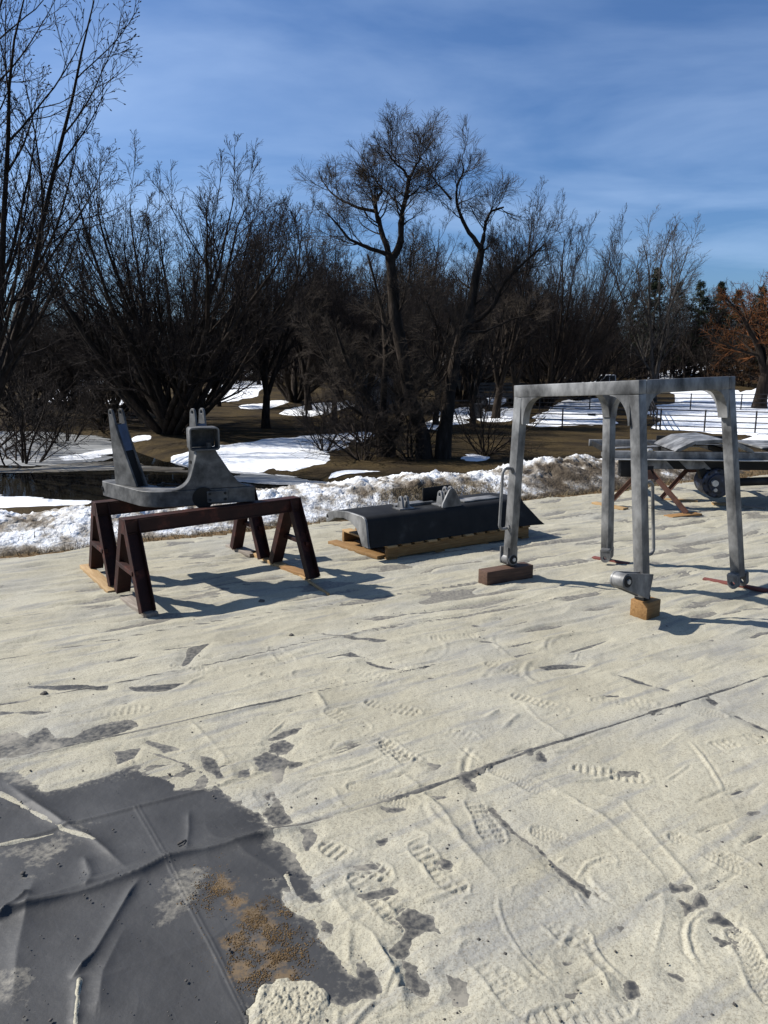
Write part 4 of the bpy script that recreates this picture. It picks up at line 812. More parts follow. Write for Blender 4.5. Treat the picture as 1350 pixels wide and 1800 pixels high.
# ---- long deck frame on stands, with its motor, at the back of the yard
def deck_frame():
    p = aty(1074,790,8.45); a = R(-5); root = thing('deck_frame', 'long low steel deck frame with arched hood raised on crossed stands', 'frame', (p.x, p.y, 0), a)
    H = .66; Ln = 4.2; Wd = 1.35
    def bx(name, c, d, m='steel', bev=.004, rot=None, par=root):
        s = MB(); s.box(c, d, rot, bev); return s.done(name, m, par)
    bx('near_rail', (Ln/2,0,H-.045), (Ln,.05,.085)); bx('far_rail', (Ln/2,Wd,H-.045), (Ln,.05,.085))
    bx('rail_lip', (Ln/2,-.03,H-.094), (Ln,.10,.012), 'steel_bright')
    for k in range(7): bx('cross_member', (.06+k*.68,Wd/2,H-.05), (.05,Wd-.052,.07), 'steel_dark')
    bx('lower_beam', (Ln/2+.18,.045,H-.155), (Ln-.36,.07,.108), 'steel_dark')
    for x, m in ((.45,'steel'),(.86,'steel')): 
        s = MB(); s.prism([(x,-.05),(x+.27,-.05),(x+.17,.05),(x-.10,.05)], Vector((0,.007,H-.155)), Vector((1,0,0)), Vector((0,0,1)), .004); s.done('painted_stripe', m, root)
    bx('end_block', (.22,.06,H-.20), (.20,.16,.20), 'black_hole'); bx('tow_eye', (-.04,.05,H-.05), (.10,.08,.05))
    bx('diagonal_plate', (.9,.72,H-.012), (1.7,.12,.012), 'steel', rot=Matrix.Rotation(R(22), 3, 'Z'))
    bx('clip', (.43,-.01,H+.012), (.05,.07,.025), 'steel_bright'); bx('clip', (2.05,.0,H+.012), (.06,.07,.025), 'steel_bright')
    # arched hood
    out = [(0,0),(.03,.03),(.20,.12),(.50,.14),(.68,.10),(.84,.03),(.86,0),(.80,0),(.66,.065),(.49,.10),(.22,.085),(.06,0)]
    s = MB(); s.prism(out, Vector((.70,.40,H+.002)), Vector((1,0,0)), Vector((0,0,1)), .9); s.done('hood', 'steel', root, sm=12, bevel=.003)
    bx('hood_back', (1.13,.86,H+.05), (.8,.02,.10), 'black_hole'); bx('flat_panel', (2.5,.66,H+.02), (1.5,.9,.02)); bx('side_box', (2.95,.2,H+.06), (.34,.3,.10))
    # hanging motor
    c = Vector((1.20,.10,.30)); s = MB(); s.cyl(c+Vector((0,-.14,0)), c+Vector((0,.18,0)), .168, n=32); mo = s.done('motor_drum', 'motor_blue', root, bevel=.012)
    s = MB(); s.cyl(c+Vector((0,-.139,0)), c+Vector((0,-.165,0)), .11, n=24); s.done('motor_cap', 'motor_blue', mo, bevel=.005)
    s = MB(); s.cyl(c+Vector((-.05,-.16,.01)), c+Vector((-.05,-.215,.01)), .035, n=16); s.cyl(c+Vector((-.035,-.16,-.07)), c+Vector((-.035,-.195,-.07)), .02, n=12); s.done('shaft_end', 'steel_bright', mo)
    for k in range(8):
        t = k*math.pi/4; s = MB(); q = c+Vector((math.cos(t)*.15,-.141,math.sin(t)*.15)); s.cyl(q, q+Vector((0,-.012,0)), .013, n=6); s.done('bolt', 'steel_dark', mo)
    bx('motor_bracket', (1.05,.06,H-.26), (.07,.12,.13), 'steel_dark', rot=Matrix.Rotation(R(-20), 3, 'Y')); bx('motor_bracket', (1.33,.1,H-.25), (.08,.12,.14), 'steel_dark')
    s = MB(); s.tube([(1.36,.06,.30),(1.7,.02,.325),(2.6,-.05,.37),(4.0,-.1,.42)], .048, 14); s.done('outlet_pipe', 'steel_dark', root)
    bx('post', (1.98,.2,H-.27), (.08,.08,.16), 'steel_dark'); bx('post', (3.3,.2,H-.27), (.08,.08,.16), 'steel_dark'); 
deck_frame()
def stand(apex, feet, y, label, hidden=False):
    ax = aty(*apex, y); root = thing('folding_stand', label, 'stand', (ax.x, ax.y, 0), group='rusty stands under the deck frame')
    L = lambda p: Vector(p)-Vector((ax.x, ax.y, 0))
    for f in feet:
        F = L(at(*f)); F.z = .028; T = Vector((0, 0, ax.z)); d = (T-F).normalized()
        T = T+Vector((.02 if F.x > 0 else -.02, 0, 0))
        s = MB(); s.bar(F, T, .05, .008, (0,-1,.2)); m = (T-F).normalized(); w = m.cross(Vector((0,-1,0))).normalized(); s.bar(F+w*.024, T+w*.024, .008, .05, (0,-1,.2)); s.done('leg', 'rust_brown', root, bevel=.001)
    s = MB(); s.box((0,0,ax.z-.02), (.16,.10,.09), None, .006); s.done('head', 'steel_dark', root)
    s = MB(); s.prism([(-.10,-.10),(.10,-.10),(.04,.0),(-.04,.0)], Vector((0,-.06,ax.z-.02)), Vector((1,0,0)), Vector((0,0,1)), .012); s.done('gusset', 'rust_brown', root)
stand((1134,822), [(1206,907),(1070,889)], 8.25, 'front rusty angle iron stand under the left end of the deck frame')
stand((1222,812), [(1162,879),(1290,882)], 9.0, 'rear rusty angle iron stand under the middle of the deck frame')
G = 'boards under the deck frame stands'
board('wooden_board', at(1174,911), at(1226,905), .13, .026, 'wood_block', 'orange board under the front foot of the crossed stand', group=G)
board('wooden_board', at(1044,886), at(1100,897), .09, .028, 'wood_new', 'yellow board under the left stand foot behind the frame leg', group=G)
board('wooden_board', at(1168,880), at(1226,883), .09, .026, 'wood_new', 'pale board lying under the rear crossed stand', group=G)
board('wooden_board', at(1252,888), at(1290,889), .10, .03, 'wood_new', 'yellow board below the hanging blue motor', group=G)
board('wooden_board', at(1306,892), at(1345,896), .10, .03, 'wood_grey', 'greyish board end right of the board below the motor', group=G)

# ================================================================== trees
RS = np.random.RandomState(3)
def unit(v): return v/np.maximum(np.linalg.norm(v, axis=-1, keepdims=True), 1e-9)
def grow_lines(P, d, L, S, wig, trop, r0, r1, rs, sag=0):
    """N branches of S segments from points P heading d"""
    N = len(P); pts = np.zeros((N, S+1, 3)); pts[:,0] = P; d = unit(d); up = np.array([0,0,1.0]); st_ = (L/S)[:,None]
    for i in range(S):
        d = unit(d+rs.normal(0, wig, (N, 3))+up*(trop*(1 if i > 0 else .3)-sag*(i/S)))
        pts[:,i+1] = pts[:,i]+d*st_
    k = np.linspace(0, 1, S+1)[None]; rad = r0[:,None]*(1-k)+r1[:,None]*k
    return pts, rad
def offspring(pts, rad, k, t0, t1, ang, rs, bias=1.0):
    """k children per branch: points, headings, parent radius, position"""
    N, S1, _ = pts.shape; t = t0+(t1-t0)*((np.arange(k)[None]+rs.uniform(0, 1, (N, k)))/k)**bias
    f = t*(S1-1); i = np.minimum(f.astype(int), S1-2); u = (f-i)[...,None]; n = np.arange(N)[:,None]
    p = pts[n,i]*(1-u)+pts[n,i+1]*u; tan = unit(pts[n,i+1]-pts[n,i]); r = rad[n,i]*(1-u[...,0])+rad[n,i+1]*u[...,0]
    a = rs.normal(0, 1, (N, k, 3)); side = unit(a-tan*(a*tan).sum(-1, keepdims=True)); th = np.radians(rs.normal(ang, ang*.22, (N, k)))[...,None]
    d = tan*np.cos(th)+side*np.sin(th)
    return p.reshape(-1, 3), d.reshape(-1, 3), r.ravel(), t.ravel()
def tubes(pts, rad, k):
    N, S1, _ = pts.shape; tan = np.empty_like(pts); tan[:,1:-1] = pts[:,2:]-pts[:,:-2]; tan[:,0] = pts[:,1]-pts[:,0]; tan[:,-1] = pts[:,-1]-pts[:,-2]; tan = unit(tan)
    ref = np.where(np.abs(tan[:,:1,2:3]) > .9, np.array([1.0,0,0]), np.array([0,0,1.0])); x = unit(ref-tan*(ref*tan).sum(-1, keepdims=True)); y = np.cross(tan, x)
    a = np.arange(k)*2*math.pi/k
    V = pts[:,:,None,:]+rad[:,:,None,None]*(np.cos(a)[None,None,:,None]*x[:,:,None,:]+np.sin(a)[None,None,:,None]*y[:,:,None,:])
    idx = np.arange(N*S1*k).reshape(N, S1, k); j = np.roll(idx, -1, 2)
    F = np.stack([idx[:,:-1], j[:,:-1], j[:,1:], idx[:,1:]], -1).reshape(-1, 4)
    return V.reshape(-1, 3), F
def join(parts):
    V = []; F = []; o = 0
    for v, f in parts: V.append(v); F.append(f+o); o += len(v)
    return np.concatenate(V), np.concatenate(F)
def twigs_from(pts, rad, spec, rs, gnarl=1.0):
    """spec rows: (children, t0, angle, length fraction low, high, segments, wiggle, tropism, sides, rmin)"""
    out = []; Lp = np.linalg.norm(pts[:,-1]-pts[:,0], axis=1)
    for (k, t0, ang, l0, l1, S, wig, trop, sides, rmin) in spec:
        p, d, r, t = offspring(pts, rad, k, t0, 1.0, ang, rs); Lq = np.repeat(Lp, k)*rs.uniform(l0, l1, len(p))*(1.15-.55*t)
        pts, rad = grow_lines(p, d, Lq, S, wig, trop, np.maximum(r*.62, rmin), np.full(len(p), rmin*.75), rs); Lp = Lq
        out.append(tubes(pts, rad, sides))
    return out, pts
def make_tree(seed, h, stems, spread, lean=0, stem_len=(.75,1.0), r=.2, spec=None, trop=.10, single=False, trunk_h=.25, buds=0):
    """returns (trunk mesh data, crown mesh data) for a bare tree h metres high standing at the origin"""
    rs = np.random.RandomState(seed); trunk = []
    if single or trunk_h > 0:
        p, rd = grow_lines(np.array([[0,0,-.3]]), np.array([[lean,0,1.0]]), np.array([h*trunk_h+.3]), 6, .05, .05, np.array([r*1.25]), np.array([r*.9]), rs); rd[0,0] *= 1.35; rd[0,1] *= 1.1
        trunk.append(tubes(p, rd, 12)); P0_ = np.repeat(p[:,-1], stems, 0)-np.array([0,0,.08*h*trunk_h])
    else: P0_ = np.stack([rs.normal(0, r*.9, stems), rs.normal(0, r*.9, stems), np.full(stems, -.3)], 1)
    az = np.arange(stems)*2*math.pi/stems+rs.uniform(-.5, .5, stems); sp = np.radians(rs.uniform(.35, 1.0, stems)*spread); sp[0] *= .25
    d = np.stack([np.cos(az)*np.sin(sp)+lean, np.sin(az)*np.sin(sp), np.cos(sp)], 1)
    L = h*(1-(trunk_h if (single or trunk_h > 0) else 0))*rs.uniform(*stem_len, stems)*1.05
    rr = r*rs.uniform(.5, .8, stems) if stems > 1 else np.array([r*.85])
    pts, rad = grow_lines(P0_, d, L, 12, .075, trop, rr, np.full(stems, .02), rs)
    trunk.append(tubes(pts, rad, 8))
    p, dd, r1, t = offspring(pts, rad, spec[0][0], spec[0][1], 1, spec[0][2], rs); Lq = np.repeat(L, spec[0][0])*rs.uniform(spec[0][3], spec[0][4], len(p))*(1.2-.75*t)
    l1, rd1 = grow_lines(p, dd, Lq, spec[0][5], spec[0][6], spec[0][7], np.maximum(r1*.6, .014), np.full(len(p), .010), rs)
    trunk.append(tubes(l1, rd1, 5))
    crown, tips = twigs_from(l1, rd1, spec[1:], rs)
    if buds:
        n = min(buds, len(tips)); q = tips[rs.choice(len(tips), n, False)]; b0 = q[:,-1]; dv = unit(q[:,-1]-q[:,-2]); b1 = b0+dv*.10
        bp = np.stack([b0, b0+dv*.05, b1], 1); crown.append(tubes(bp, np.tile(np.array([[.006,.022,.004]]), (n, 1)), 4))
    return join(trunk), join(crown)
MESH = {}
def mesh_pair(key, data, mt, mc):
    t, c = data; a = quick_mesh('trunk', *t); a.materials.append(MATS[mt]); b = quick_mesh('crown', *c, False); b.materials.append(MATS[mc]); MESH[key] = (a, b)
def plant(key, name, label, loc, sc=1.0, rz=0, group=None, sz=None, cat='tree'):
    root = thing(name, label, cat, loc, rz, group); root.scale = (sc, sc, sz or sc)
    for n_, m_ in zip(('trunk', 'crown'), MESH[key]):
        o = bpy.data.objects.new(n_, m_); col.objects.link(o); o.parent = root
    return root
def ground(x, y): return float(terr(np.array([x]), np.array([y]))[0])
def spot(px, py): 
    q = atT([(px, py)])[0]; return (float(q[0]), float(q[1]), ground(q[0], q[1])-.02)
def spot_y(px, y):
    x = (px-675)/FPX*y*1.01; return (x, y, ground(x, y)-.02)
# (children, t0, angle, len lo, len hi, segs, wiggle, tropism, sides, rmin)
MAPLE = [(7,.14,27,.32,.5,6,.05,.08,5,.013),(6,.12,34,.35,.6,5,.07,.09,4,.011),(6,.12,36,.4,.65,3,.08,.08,3,.008),(4,.2,36,.4,.7,1,.08,.06,3,.008)]
mesh_pair('fan', make_tree(11, 14, 18, 56, r=.27, spec=MAPLE, trunk_h=0, trop=.045, stem_len=(.78,.90)), 'bark', 'twig')
mesh_pair('oval', make_tree(23, 14, 5, 26, r=.26, spec=[(9,.10,32,.32,.5,7,.07,.09,5,.014),(7,.12,36,.35,.6,5,.08,.08,4,.011),(5,.12,38,.4,.65,3,.09,.06,3,.0075),(4,.2,38,.4,.7,2,.08,.05,3,.006)], trunk_h=.16, trop=.08), 'bark', 'twig')
mesh_pair('near', make_tree(37, 18, 10, 36, r=.26, spec=[(9,.15,28,.28,.46,8,.05,.08,6,.014),(7,.15,34,.32,.55,6,.06,.09,4,.010),(5,.15,38,.3,.55,3,.08,.09,3,.008),(3,.25,38,.35,.6,1,.08,.12,3,.008)], trunk_h=.05, trop=.05, buds=3500), 'bark', 'twig')
mesh_pair('pale', make_tree(41, 11, 6, 28, r=.19, spec=[(7,.12,26,.35,.55,7,.05,.07,5,.013),(6,.12,30,.35,.6,5,.06,.06,4,.010),(5,.12,34,.4,.65,3,.07,.05,3,.008),(3,.2,34,.4,.7,2,.07,.04,3,.007)], trunk_h=.10, trop=.05), 'bark_pale', 'twig_pale')
mesh_pair('brush', make_tree(53, 4.2, 9, 62, r=.07, spec=[(5,.10,36,.4,.7,6,.10,.02,4,.010),(5,.12,40,.4,.7,4,.12,.0,3,.008),(4,.12,42,.4,.7,3,.12,.0,3,.007)], trunk_h=0, trop=.0), 'bark', 'twig')
def forest_tree(seed):
    return make_tree(seed, 14, 3, 16, r=.20, spec=[(10,.15,38,.22,.42,6,.08,.08,4,.018),(7,.15,38,.35,.6,4,.09,.06,3,.014),(5,.15,38,.4,.65,2,.09,.04,3,.012)], trunk_h=.22, trop=.06)
mesh_pair('wood1', forest_tree(61), 'bark', 'twig'); mesh_pair('wood2', forest_tree(62), 'bark', 'twig'); mesh_pair('oak', make_tree(71, 9, 6, 44, r=.38, spec=[(8,.12,40,.35,.55,6,.12,.04,5,.016),(7,.12,44,.35,.6,4,.14,.02,4,.012),(6,.12,46,.4,.65,3,.14,.0,3,.010)], trunk_h=.26, trop=.02), 'bark', 'twig_rust')
def conifer(seed, h, w, n, mt, mc, key):
    rs = np.random.RandomState(seed); P, rd = grow_lines(np.array([[0,0,-.3]]), np.array([[0,0,1.]]), np.array([h*.98+.3]), 10, .01, .02, np.array([.16*h/10]), np.array([.02]), rs)
    t = tubes(P, rd, 8); q = rs.uniform(.10, 1, n)**.85; z = h*q; a = rs.uniform(0, 6.283, n); R0 = w*(1-q)**.8*rs.uniform(.75, 1.15, n)+.15
    b0 = np.stack([0*z, 0*z, z], 1); d = np.stack([np.cos(a), np.sin(a), rs.uniform(-.25, .15, n)], 1); pts, rad = grow_lines(b0, d, R0, 4, .05, .05, np.full(n, .03), np.full(n, .008), rs); br = tubes(pts, rad, 3)
    m = 34; N = n*m; f = rs.uniform(.15, 1.02, (n, m)); ii = np.minimum((f*4).astype(int), 3); u = (f*4-ii)[...,None]; nn = np.arange(n)[:,None]
    c = (pts[nn,ii]*(1-u)+pts[nn,ii+1]*u+rs.normal(0, .10, (n, m, 3))).reshape(-1, 3); s1 = rs.normal(0, 1, (N, 3)); s1 = unit(s1+np.repeat(d, m, 0)*.8)*rs.uniform(.12, .30, (N, 1)); s2 = unit(np.cross(s1, rs.normal(0, 1, (N, 3))))*rs.uniform(.03, .075, (N, 1))
    V = np.stack([c-s2*.5, c+s1, c+s2, c-s1*.3], 1).reshape(-1, 3); F = np.arange(N*4).reshape(-1, 4)
    mesh_pair(key, (join([t, br]), (V, F)), mt, mc)
conifer(5, 11, 2.9, 230, 'bark', 'needles', 'spruce'); conifer(6, 10, 3.4, 170, 'bark', 'needles', 'pine'); conifer(8, 7, 2.6, 150, 'bark', 'needles_brown', 'brownpine')

# ---- the old willows in the middle, their main limbs measured one by one
def willow(limbs, name, label, y0, seed, basepx):
    rs = np.random.RandomState(seed); b = spot(*basepx); trunk = []; fine = []; allp = []; allr = []
    for j, (pp, ra, rb, dy0, dy1) in enumerate(limbs):
        pp = np.array([(450+a/2.7, 150+c/2.7) for a, c in pp], float); n = len(pp); k = np.linspace(0, 1, n)
        dep = b[1]+dy0+(dy1-dy0)*k
        pts = np.array([aty(px, py, dd) for (px, py), dd in zip(pp, dep)])-np.array(b)
        # resample with a little natural wander
        S = 14; kk = np.linspace(0, 1, S+1); cum = np.r_[0, np.cumsum(np.linalg.norm(np.diff(pts, axis=0), axis=1))]; cum /= cum[-1]
        q = np.stack([np.interp(kk, cum, pts[:,i]) for i in range(3)], 1); q[1:-1] = (q[:-2]+2*q[1:-1]+q[2:])/4
        q[1:] += np.cumsum(rs.normal(0, .035, (S, 3)), 0)*np.array([.6,1.5,.6]); rd = (ra+(rb-ra)*kk**.8)*.66
        rd = rd*(1+.08*rs.normal(0, 1, S+1))
        if pp[0][1] > 740: q[0,2] = -.4; rd[0] *= 1.35; rd[1] *= 1.12
        trunk.append(tubes(q[None], rd[None], 10)); allp.append(q); allr.append(rd)
    P = np.array(allp); Rr = np.array(allr); thin = Rr.mean(1) < .16
    def deck(P, Rr, k0, t0, lo, hi, r_):
        p, d, r, t = offspring(P, Rr, k0, t0, 1, 50, r_); L = r_.uniform(lo, hi, len(p))*(1.2-.55*t); l1, r1 = grow_lines(p, d, L, 7, .11, .10, np.clip(r*.36, .016, .05), np.full(len(p), .010), r_); trunk.append(tubes(l1, r1, 5))
        c, _ = twigs_from(l1, r1, [(5,.1,40,.45,.8,4,.09,.09,3,.008),(6,.1,40,.5,.9,2,.08,.10,3,.0050),(4,.1,32,.6,1.05,1,.07,.08,3,.0045)], r_); fine.extend(c)
    deck(P[thin], Rr[thin], 9, .30, .9, 1.9, rs)
    if (~thin).any(): deck(P[~thin], Rr[~thin], 7, .18, .9, 2.2, rs)
    mesh_pair(name, (join(trunk), join(fine)), 'bark', 'twig_gold'); plant(name, 'willow_tree', label, b, sz=.93 if name == 'willow_mid' else 1.0)
willow([([(800,1720),(785,1620),(740,1500),(720,1400),(690,1200),(660,1050),(650,850),(640,720)],.50,.30,0,0), ([(640,730),(600,705),(520,690),(440,650),(400,590),(372,545),(330,500)],.17,.04,0,-1.2),
        ([(632,730),(605,620),(578,520),(575,435)],.20,.11,0,.6), ([(572,505),(480,482),(400,440),(345,390),(310,335)],.12,.03,.5,1.4), ([(575,450),(590,400),(560,340),(530,300)],.09,.03,.6,.9), ([(650,740),(685,660),(695,560),(695,480),(720,420),(732,330)],.24,.11,0,-.4),
        ([(728,340),(705,280),(650,220),(610,170)],.11,.03,-.4,-1.2), ([(730,340),(748,290),(772,230),(795,180)],.10,.03,-.4,.5), ([(715,440),(760,410),(800,370),(815,350)],.07,.025,-.4,.3), ([(690,480),(640,420),(600,380),(585,330)],.06,.025,-.2,1), ([(735,1500),(690,1560),(650,1640)],.18,.12,0,-.6), ([(750,1450),(840,1340),(880,1220),(850,1080),(800,960)],.13,.03,0,-1.0)],
       'willow_mid', 'tallest old willow with broken stub and long upper limbs behind the snow bank', 31, 3, (745,806))
willow([([(885,1720),(905,1560),(920,1450),(940,1330),(980,1150),(1020,1030),(1050,900),(1070,765)],.48,.24,0,.4), ([(1068,775),(1000,690),(950,610),(925,530),(940,460),(985,400),(965,345)],.16,.035,.4,-.5), ([(925,540),(880,470),(845,420),(815,370)],.08,.025,.1,.9), ([(1070,770),(1085,670),(1110,610),(1165,590)],.15,.05,.4,1.0),
        ([(975,1165),(1060,1110),(1130,1060),(1155,960),(1230,875),(1300,805),(1360,755)],.20,.05,.2,-1.2), ([(1000,1170),(1090,1170),(1200,1120),(1330,1080)],.10,.03,.2,1.2), ([(940,1320),(880,1400),(840,1440),(770,1470)],.10,.04,.2,-.5)],
       'willow_right', 'leaning old willow with a long limb reaching right behind the snow bank', 31, 4, (782,806))
willow([([(610,1720),(585,1610),(545,1500),(500,1420),(460,1360),(420,1270),(380,1150)],.36,.06,0,-1.0), ([(620,1720),(600,1560),(600,1400),(610,1240),(595,1080),(560,960),(520,800)],.30,.06,0,1.0), ([(640,1700),(700,1560),(715,1450)],.26,.16,0,.3), ([(590,1600),(500,1560),(420,1500),(370,1400),(300,1350)],.14,.03,0,-1.4), ([(540,1490),(470,1470),(380,1380),(300,1240),(240,1100)],.12,.03,-.3,.8), ([(610,1250),(680,1100),(720,900),(735,760)],.12,.04,.4,1.2)],
       'willow_left', 'low forked multi stemmed tree left of the tall willow at the snow patch', 31, 5, (672,803))
# ---- separate lawn trees
plant('near', 'bare_tree', 'tall budding bare tree at the near side of the pond', spot_y(-45, 28), .95, R(65))
plant('fan', 'bare_tree', 'broad fan shaped multi stemmed bare tree on the far bank of the pond', spot(300, 762), 1.18, R(20), sz=1.10)
plant('fan', 'bare_tree', 'fuller stem clump close behind the fan shaped pond tree', spot_y(325, 47), 1.0, R(160), sz=1.0)
plant('oval', 'bare_tree', 'slimmer bare tree just right of the fan shaped pond tree', spot_y(470, 47), .92, R(75), sz=.93)
plant('fan', 'bare_tree', 'second stem clump hard beside the fan shaped pond tree', spot_y(200, 52), .75, R(200), sz=.66)
plant('oval', 'bare_tree', 'dense bare tree between the pond tree and the tall willow', spot_y(545, 58), 1.0, R(130), sz=.92)
plant('oval', 'bare_tree', 'dense bare tree whose crown shows right of the leaning willow', spot_y(868, 52), 1.02, R(10), sz=.98)
plant('fan', 'bare_tree', 'bushy bare tree rising behind the corner of the steel frame', spot_y(950, 62), .85, R(300), sz=1.14)
plant('pale', 'bare_tree', 'pale slender stemmed bare tree rising above the pickup and fence', spot_y(1140, 66), 1.28, R(50))
plant('oak', 'oak_tree', 'thick trunked tree with rust brown twigs at the far right lawn', spot_y(1322, 60), 1.22, R(15))
plant('oval', 'bare_tree', 'bare tree standing left of the low forked tree on the lawn', spot_y(600, 66), 1.05, R(250))
plant('oval', 'bare_tree', 'bare tree behind the tall willow near the blue shed', spot_y(720, 72), 1.15, R(95))
plant('wood1', 'bare_tree', 'small dark trunked tree alone on the brown lawn left of the shed', spot_y(541, 52), .40, R(95))
plant('fan', 'bare_tree', 'bare tree leaning over the left end of the pond', spot_y(60, 52), .8, R(120), sz=.7)
for i, (px, y, s_, rz) in enumerate([(40,31,1.2,10),(120,40,1.0,80),(190,45,.9,150),(-40,36,1.4,220),(90,48,1.2,300),(170,56,1.3,20),(640,38,.8,60),(590,44,.9,200)]):
    plant('brush', 'bare_shrub', 'tangled leafless shrub with arching twigs at the pond edge', spot_y(px, y), s_, R(rz), 'leafless shrubs round the pond', cat='shrub')
for i, (px, y, s_, key) in enumerate([(560,96,.92,'spruce'),(520,104,.85,'spruce'),(605,100,.8,'pine'),(410,110,.62,'pine'),(445,112,.6,'spruce')]):
    plant(key, 'spruce_tree', 'dark evergreen standing beyond the lawn behind the bare trees', spot_y(px, y), s_*1.25, R(i*70), 'dark evergreens behind the pond trees')
for i, (px, y, s_, key) in enumerate([(1095,105,.98,'pine'),(1130,100,1.12,'spruce'),(1168,104,1.1,'pine'),(1205,98,1.08,'pine'),(1240,102,.98,'spruce'),(1270,96,.98,'pine'),(1310,92,1.0,'pine'),(1350,98,1.1,'spruce'),(1395,100,1.05,'pine'),(1445,100,1.0,'pine'),(1060,110,.9,'pine')]):
    plant(key, 'pine_tree', 'dark pine in the row beyond the right hand lawn', spot_y(px, y), s_*1.12, R(i*50), 'pines beyond the right hand lawn')
for i, (px, y, s_) in enumerate([(1255,88,.85),(1300,84,.9),(1345,80,1.0)]):
    plant('brownpine', 'pine_tree', 'browned small pine in front of the dark pine row', spot_y(px, y), s_, R(i*90), 'browned small pines at the right')
rsw = np.random.RandomState(20)
for i in range(170):
    y = rsw.uniform(84, 145); px = -140+(i+rsw.uniform(0, 1))*1640/170
    k_ = float(np.interp(px, [-140,440,520,960,1060,1500], [.50,.54,.80,.82,.58,.58]))
    plant(('wood1','wood2','oval')[i % 3], 'woodland_tree', 'leafless tree in the dark wood beyond the lawn', spot_y(px, y+(12 if px > 1050 else 0)), rsw.uniform(.95, 1.4)*k_, R(rsw.uniform(0, 360)), 'trees of the dark wood beyond the lawn')
for i, (px, y, s_, key) in enumerate([(640,46,.66,'oval'),(700,44,.60,'oval'),(765,48,.72,'oval'),(590,49,.72,'oval'),(830,47,.66,'oval'),(905,58,.85,'oval'),(1010,68,.78,'fan'),(130,60,.62,'fan'),(390,62,.66,'oval'),(520,66,.9,'fan'),(680,60,.85,'fan'),(810,66,.9,'fan')]):
    plant(key, 'bare_tree', 'spreading leafless tree among the tangled crowns around the willows', spot_y(px, y), s_, R(37*i), 'leafless trees tangled around the willows')
for i in range(46):
    px = -120+(i+rsw.uniform(0, 1))*1620/46
    plant('brush', 'bare_shrub', 'leafless shrub in the undergrowth at the foot of the dark wood', spot_y(px, rsw.uniform(84, 104)), rsw.uniform(1.2, 2.0), R(rsw.uniform(0, 360)), 'undergrowth shrubs along the dark wood', cat='shrub')
for i, (px, y, s_) in enumerate([(640,30.5,.85),(720,32,.9),(850,33,.8),(570,34,.7)]):
    plant('brush', 'bare_shrub', 'leafless sapling tangle growing round the willow trunks', spot_y(px, y), s_, R(80*i), 'sapling tangles round the willow trunks', cat='shrub')
def thicket():
    rs = np.random.RandomState(31); n = 4600; px = rs.uniform(-250, 1600, n); y = rs.uniform(96, 165, n); x = (px-675)/FPX*y; z = terr(x, y); h = rs.uniform(3, 10, n)*np.interp(px, [-250,430,530,1000,1200,1600], [.7,.7,1,1,.7,.7])
    d = np.stack([rs.normal(0, .22, n), rs.normal(0, .22, n), np.ones(n)], 1); pts, rad = grow_lines(np.stack([x, y, z-.1], 1), d, h, 4, .09, .04, rs.uniform(.04, .13, n), np.full(n, .015), rs)
    a = tubes(pts, rad, 3); c, _ = twigs_from(pts, rad, [(3,.15,40,.25,.55,2,.12,.03,3,.028)], rs)
    V, F = join([a]+c); tag(link('distant_thicket', quick_mesh('distant_thicket', V, F, False), 'twig'), 'dense dark undergrowth of the wood beyond the lawn', kind='stuff')
thicket()

# ================================================================== far things on the lawn
def pipe_fence(pts, nposts, label, H=1.3, rails=4, m='fence_paint', rp=.045, rr=.03, group=None):
    a, b = Vector(pts[0]), Vector(pts[1]); o = (a+b)/2; o.z = ground(o.x, o.y); root = thing('rail_fence', label, 'fence', o, group=group)
    P = []
    for i in range(nposts):
        q = a.lerp(b, i/(nposts-1)); q.z = ground(q.x, q.y); P.append(q-o); s = MB(); s.cyl(P[-1]-Vector((0,0,.1)), P[-1]+Vector((0,0,H)), rp, n=10); s.done('post', m, root)
    for k in range(rails):
        h = H*(.22+.74*k/(rails-1)); s = MB(); s.tube([p+Vector((0,-.02,h)) for p in P], rr, 6); s.done('rail', m, root)
def g3(px, py): q = atT([(px, py)])[0]; return (q[0], q[1], 0)
pipe_fence((g3(905,752), g3(1160,756)), 4, 'dark pipe rail fence crossing the snow behind the frame left of its corner post')
pipe_fence((g3(1153,756), g3(1520,768)), 5, 'dark pipe rail fence across the wide snow patch right of its corner post')
pipe_fence((g3(860,722), g3(1480,722)), 8, 'far dark pipe rail fence across the middle of the lawn', H=1.35)
pipe_fence((g3(1153,756), g3(1140,722)), 4, 'dark pipe rail cross fence joining the near and far runs')
pipe_fence((spot_y(385, 96), spot_y(500, 100)), 5, 'white rail fence in front of the woods beyond the pond', H=1.15, rails=3, m='white_paint', rp=.06, rr=.045)
def bx(name, c, d, m, par, bev=.0, rot=None):
    s = MB(); s.box(c, d, rot, bev); return s.done(name, m, par)
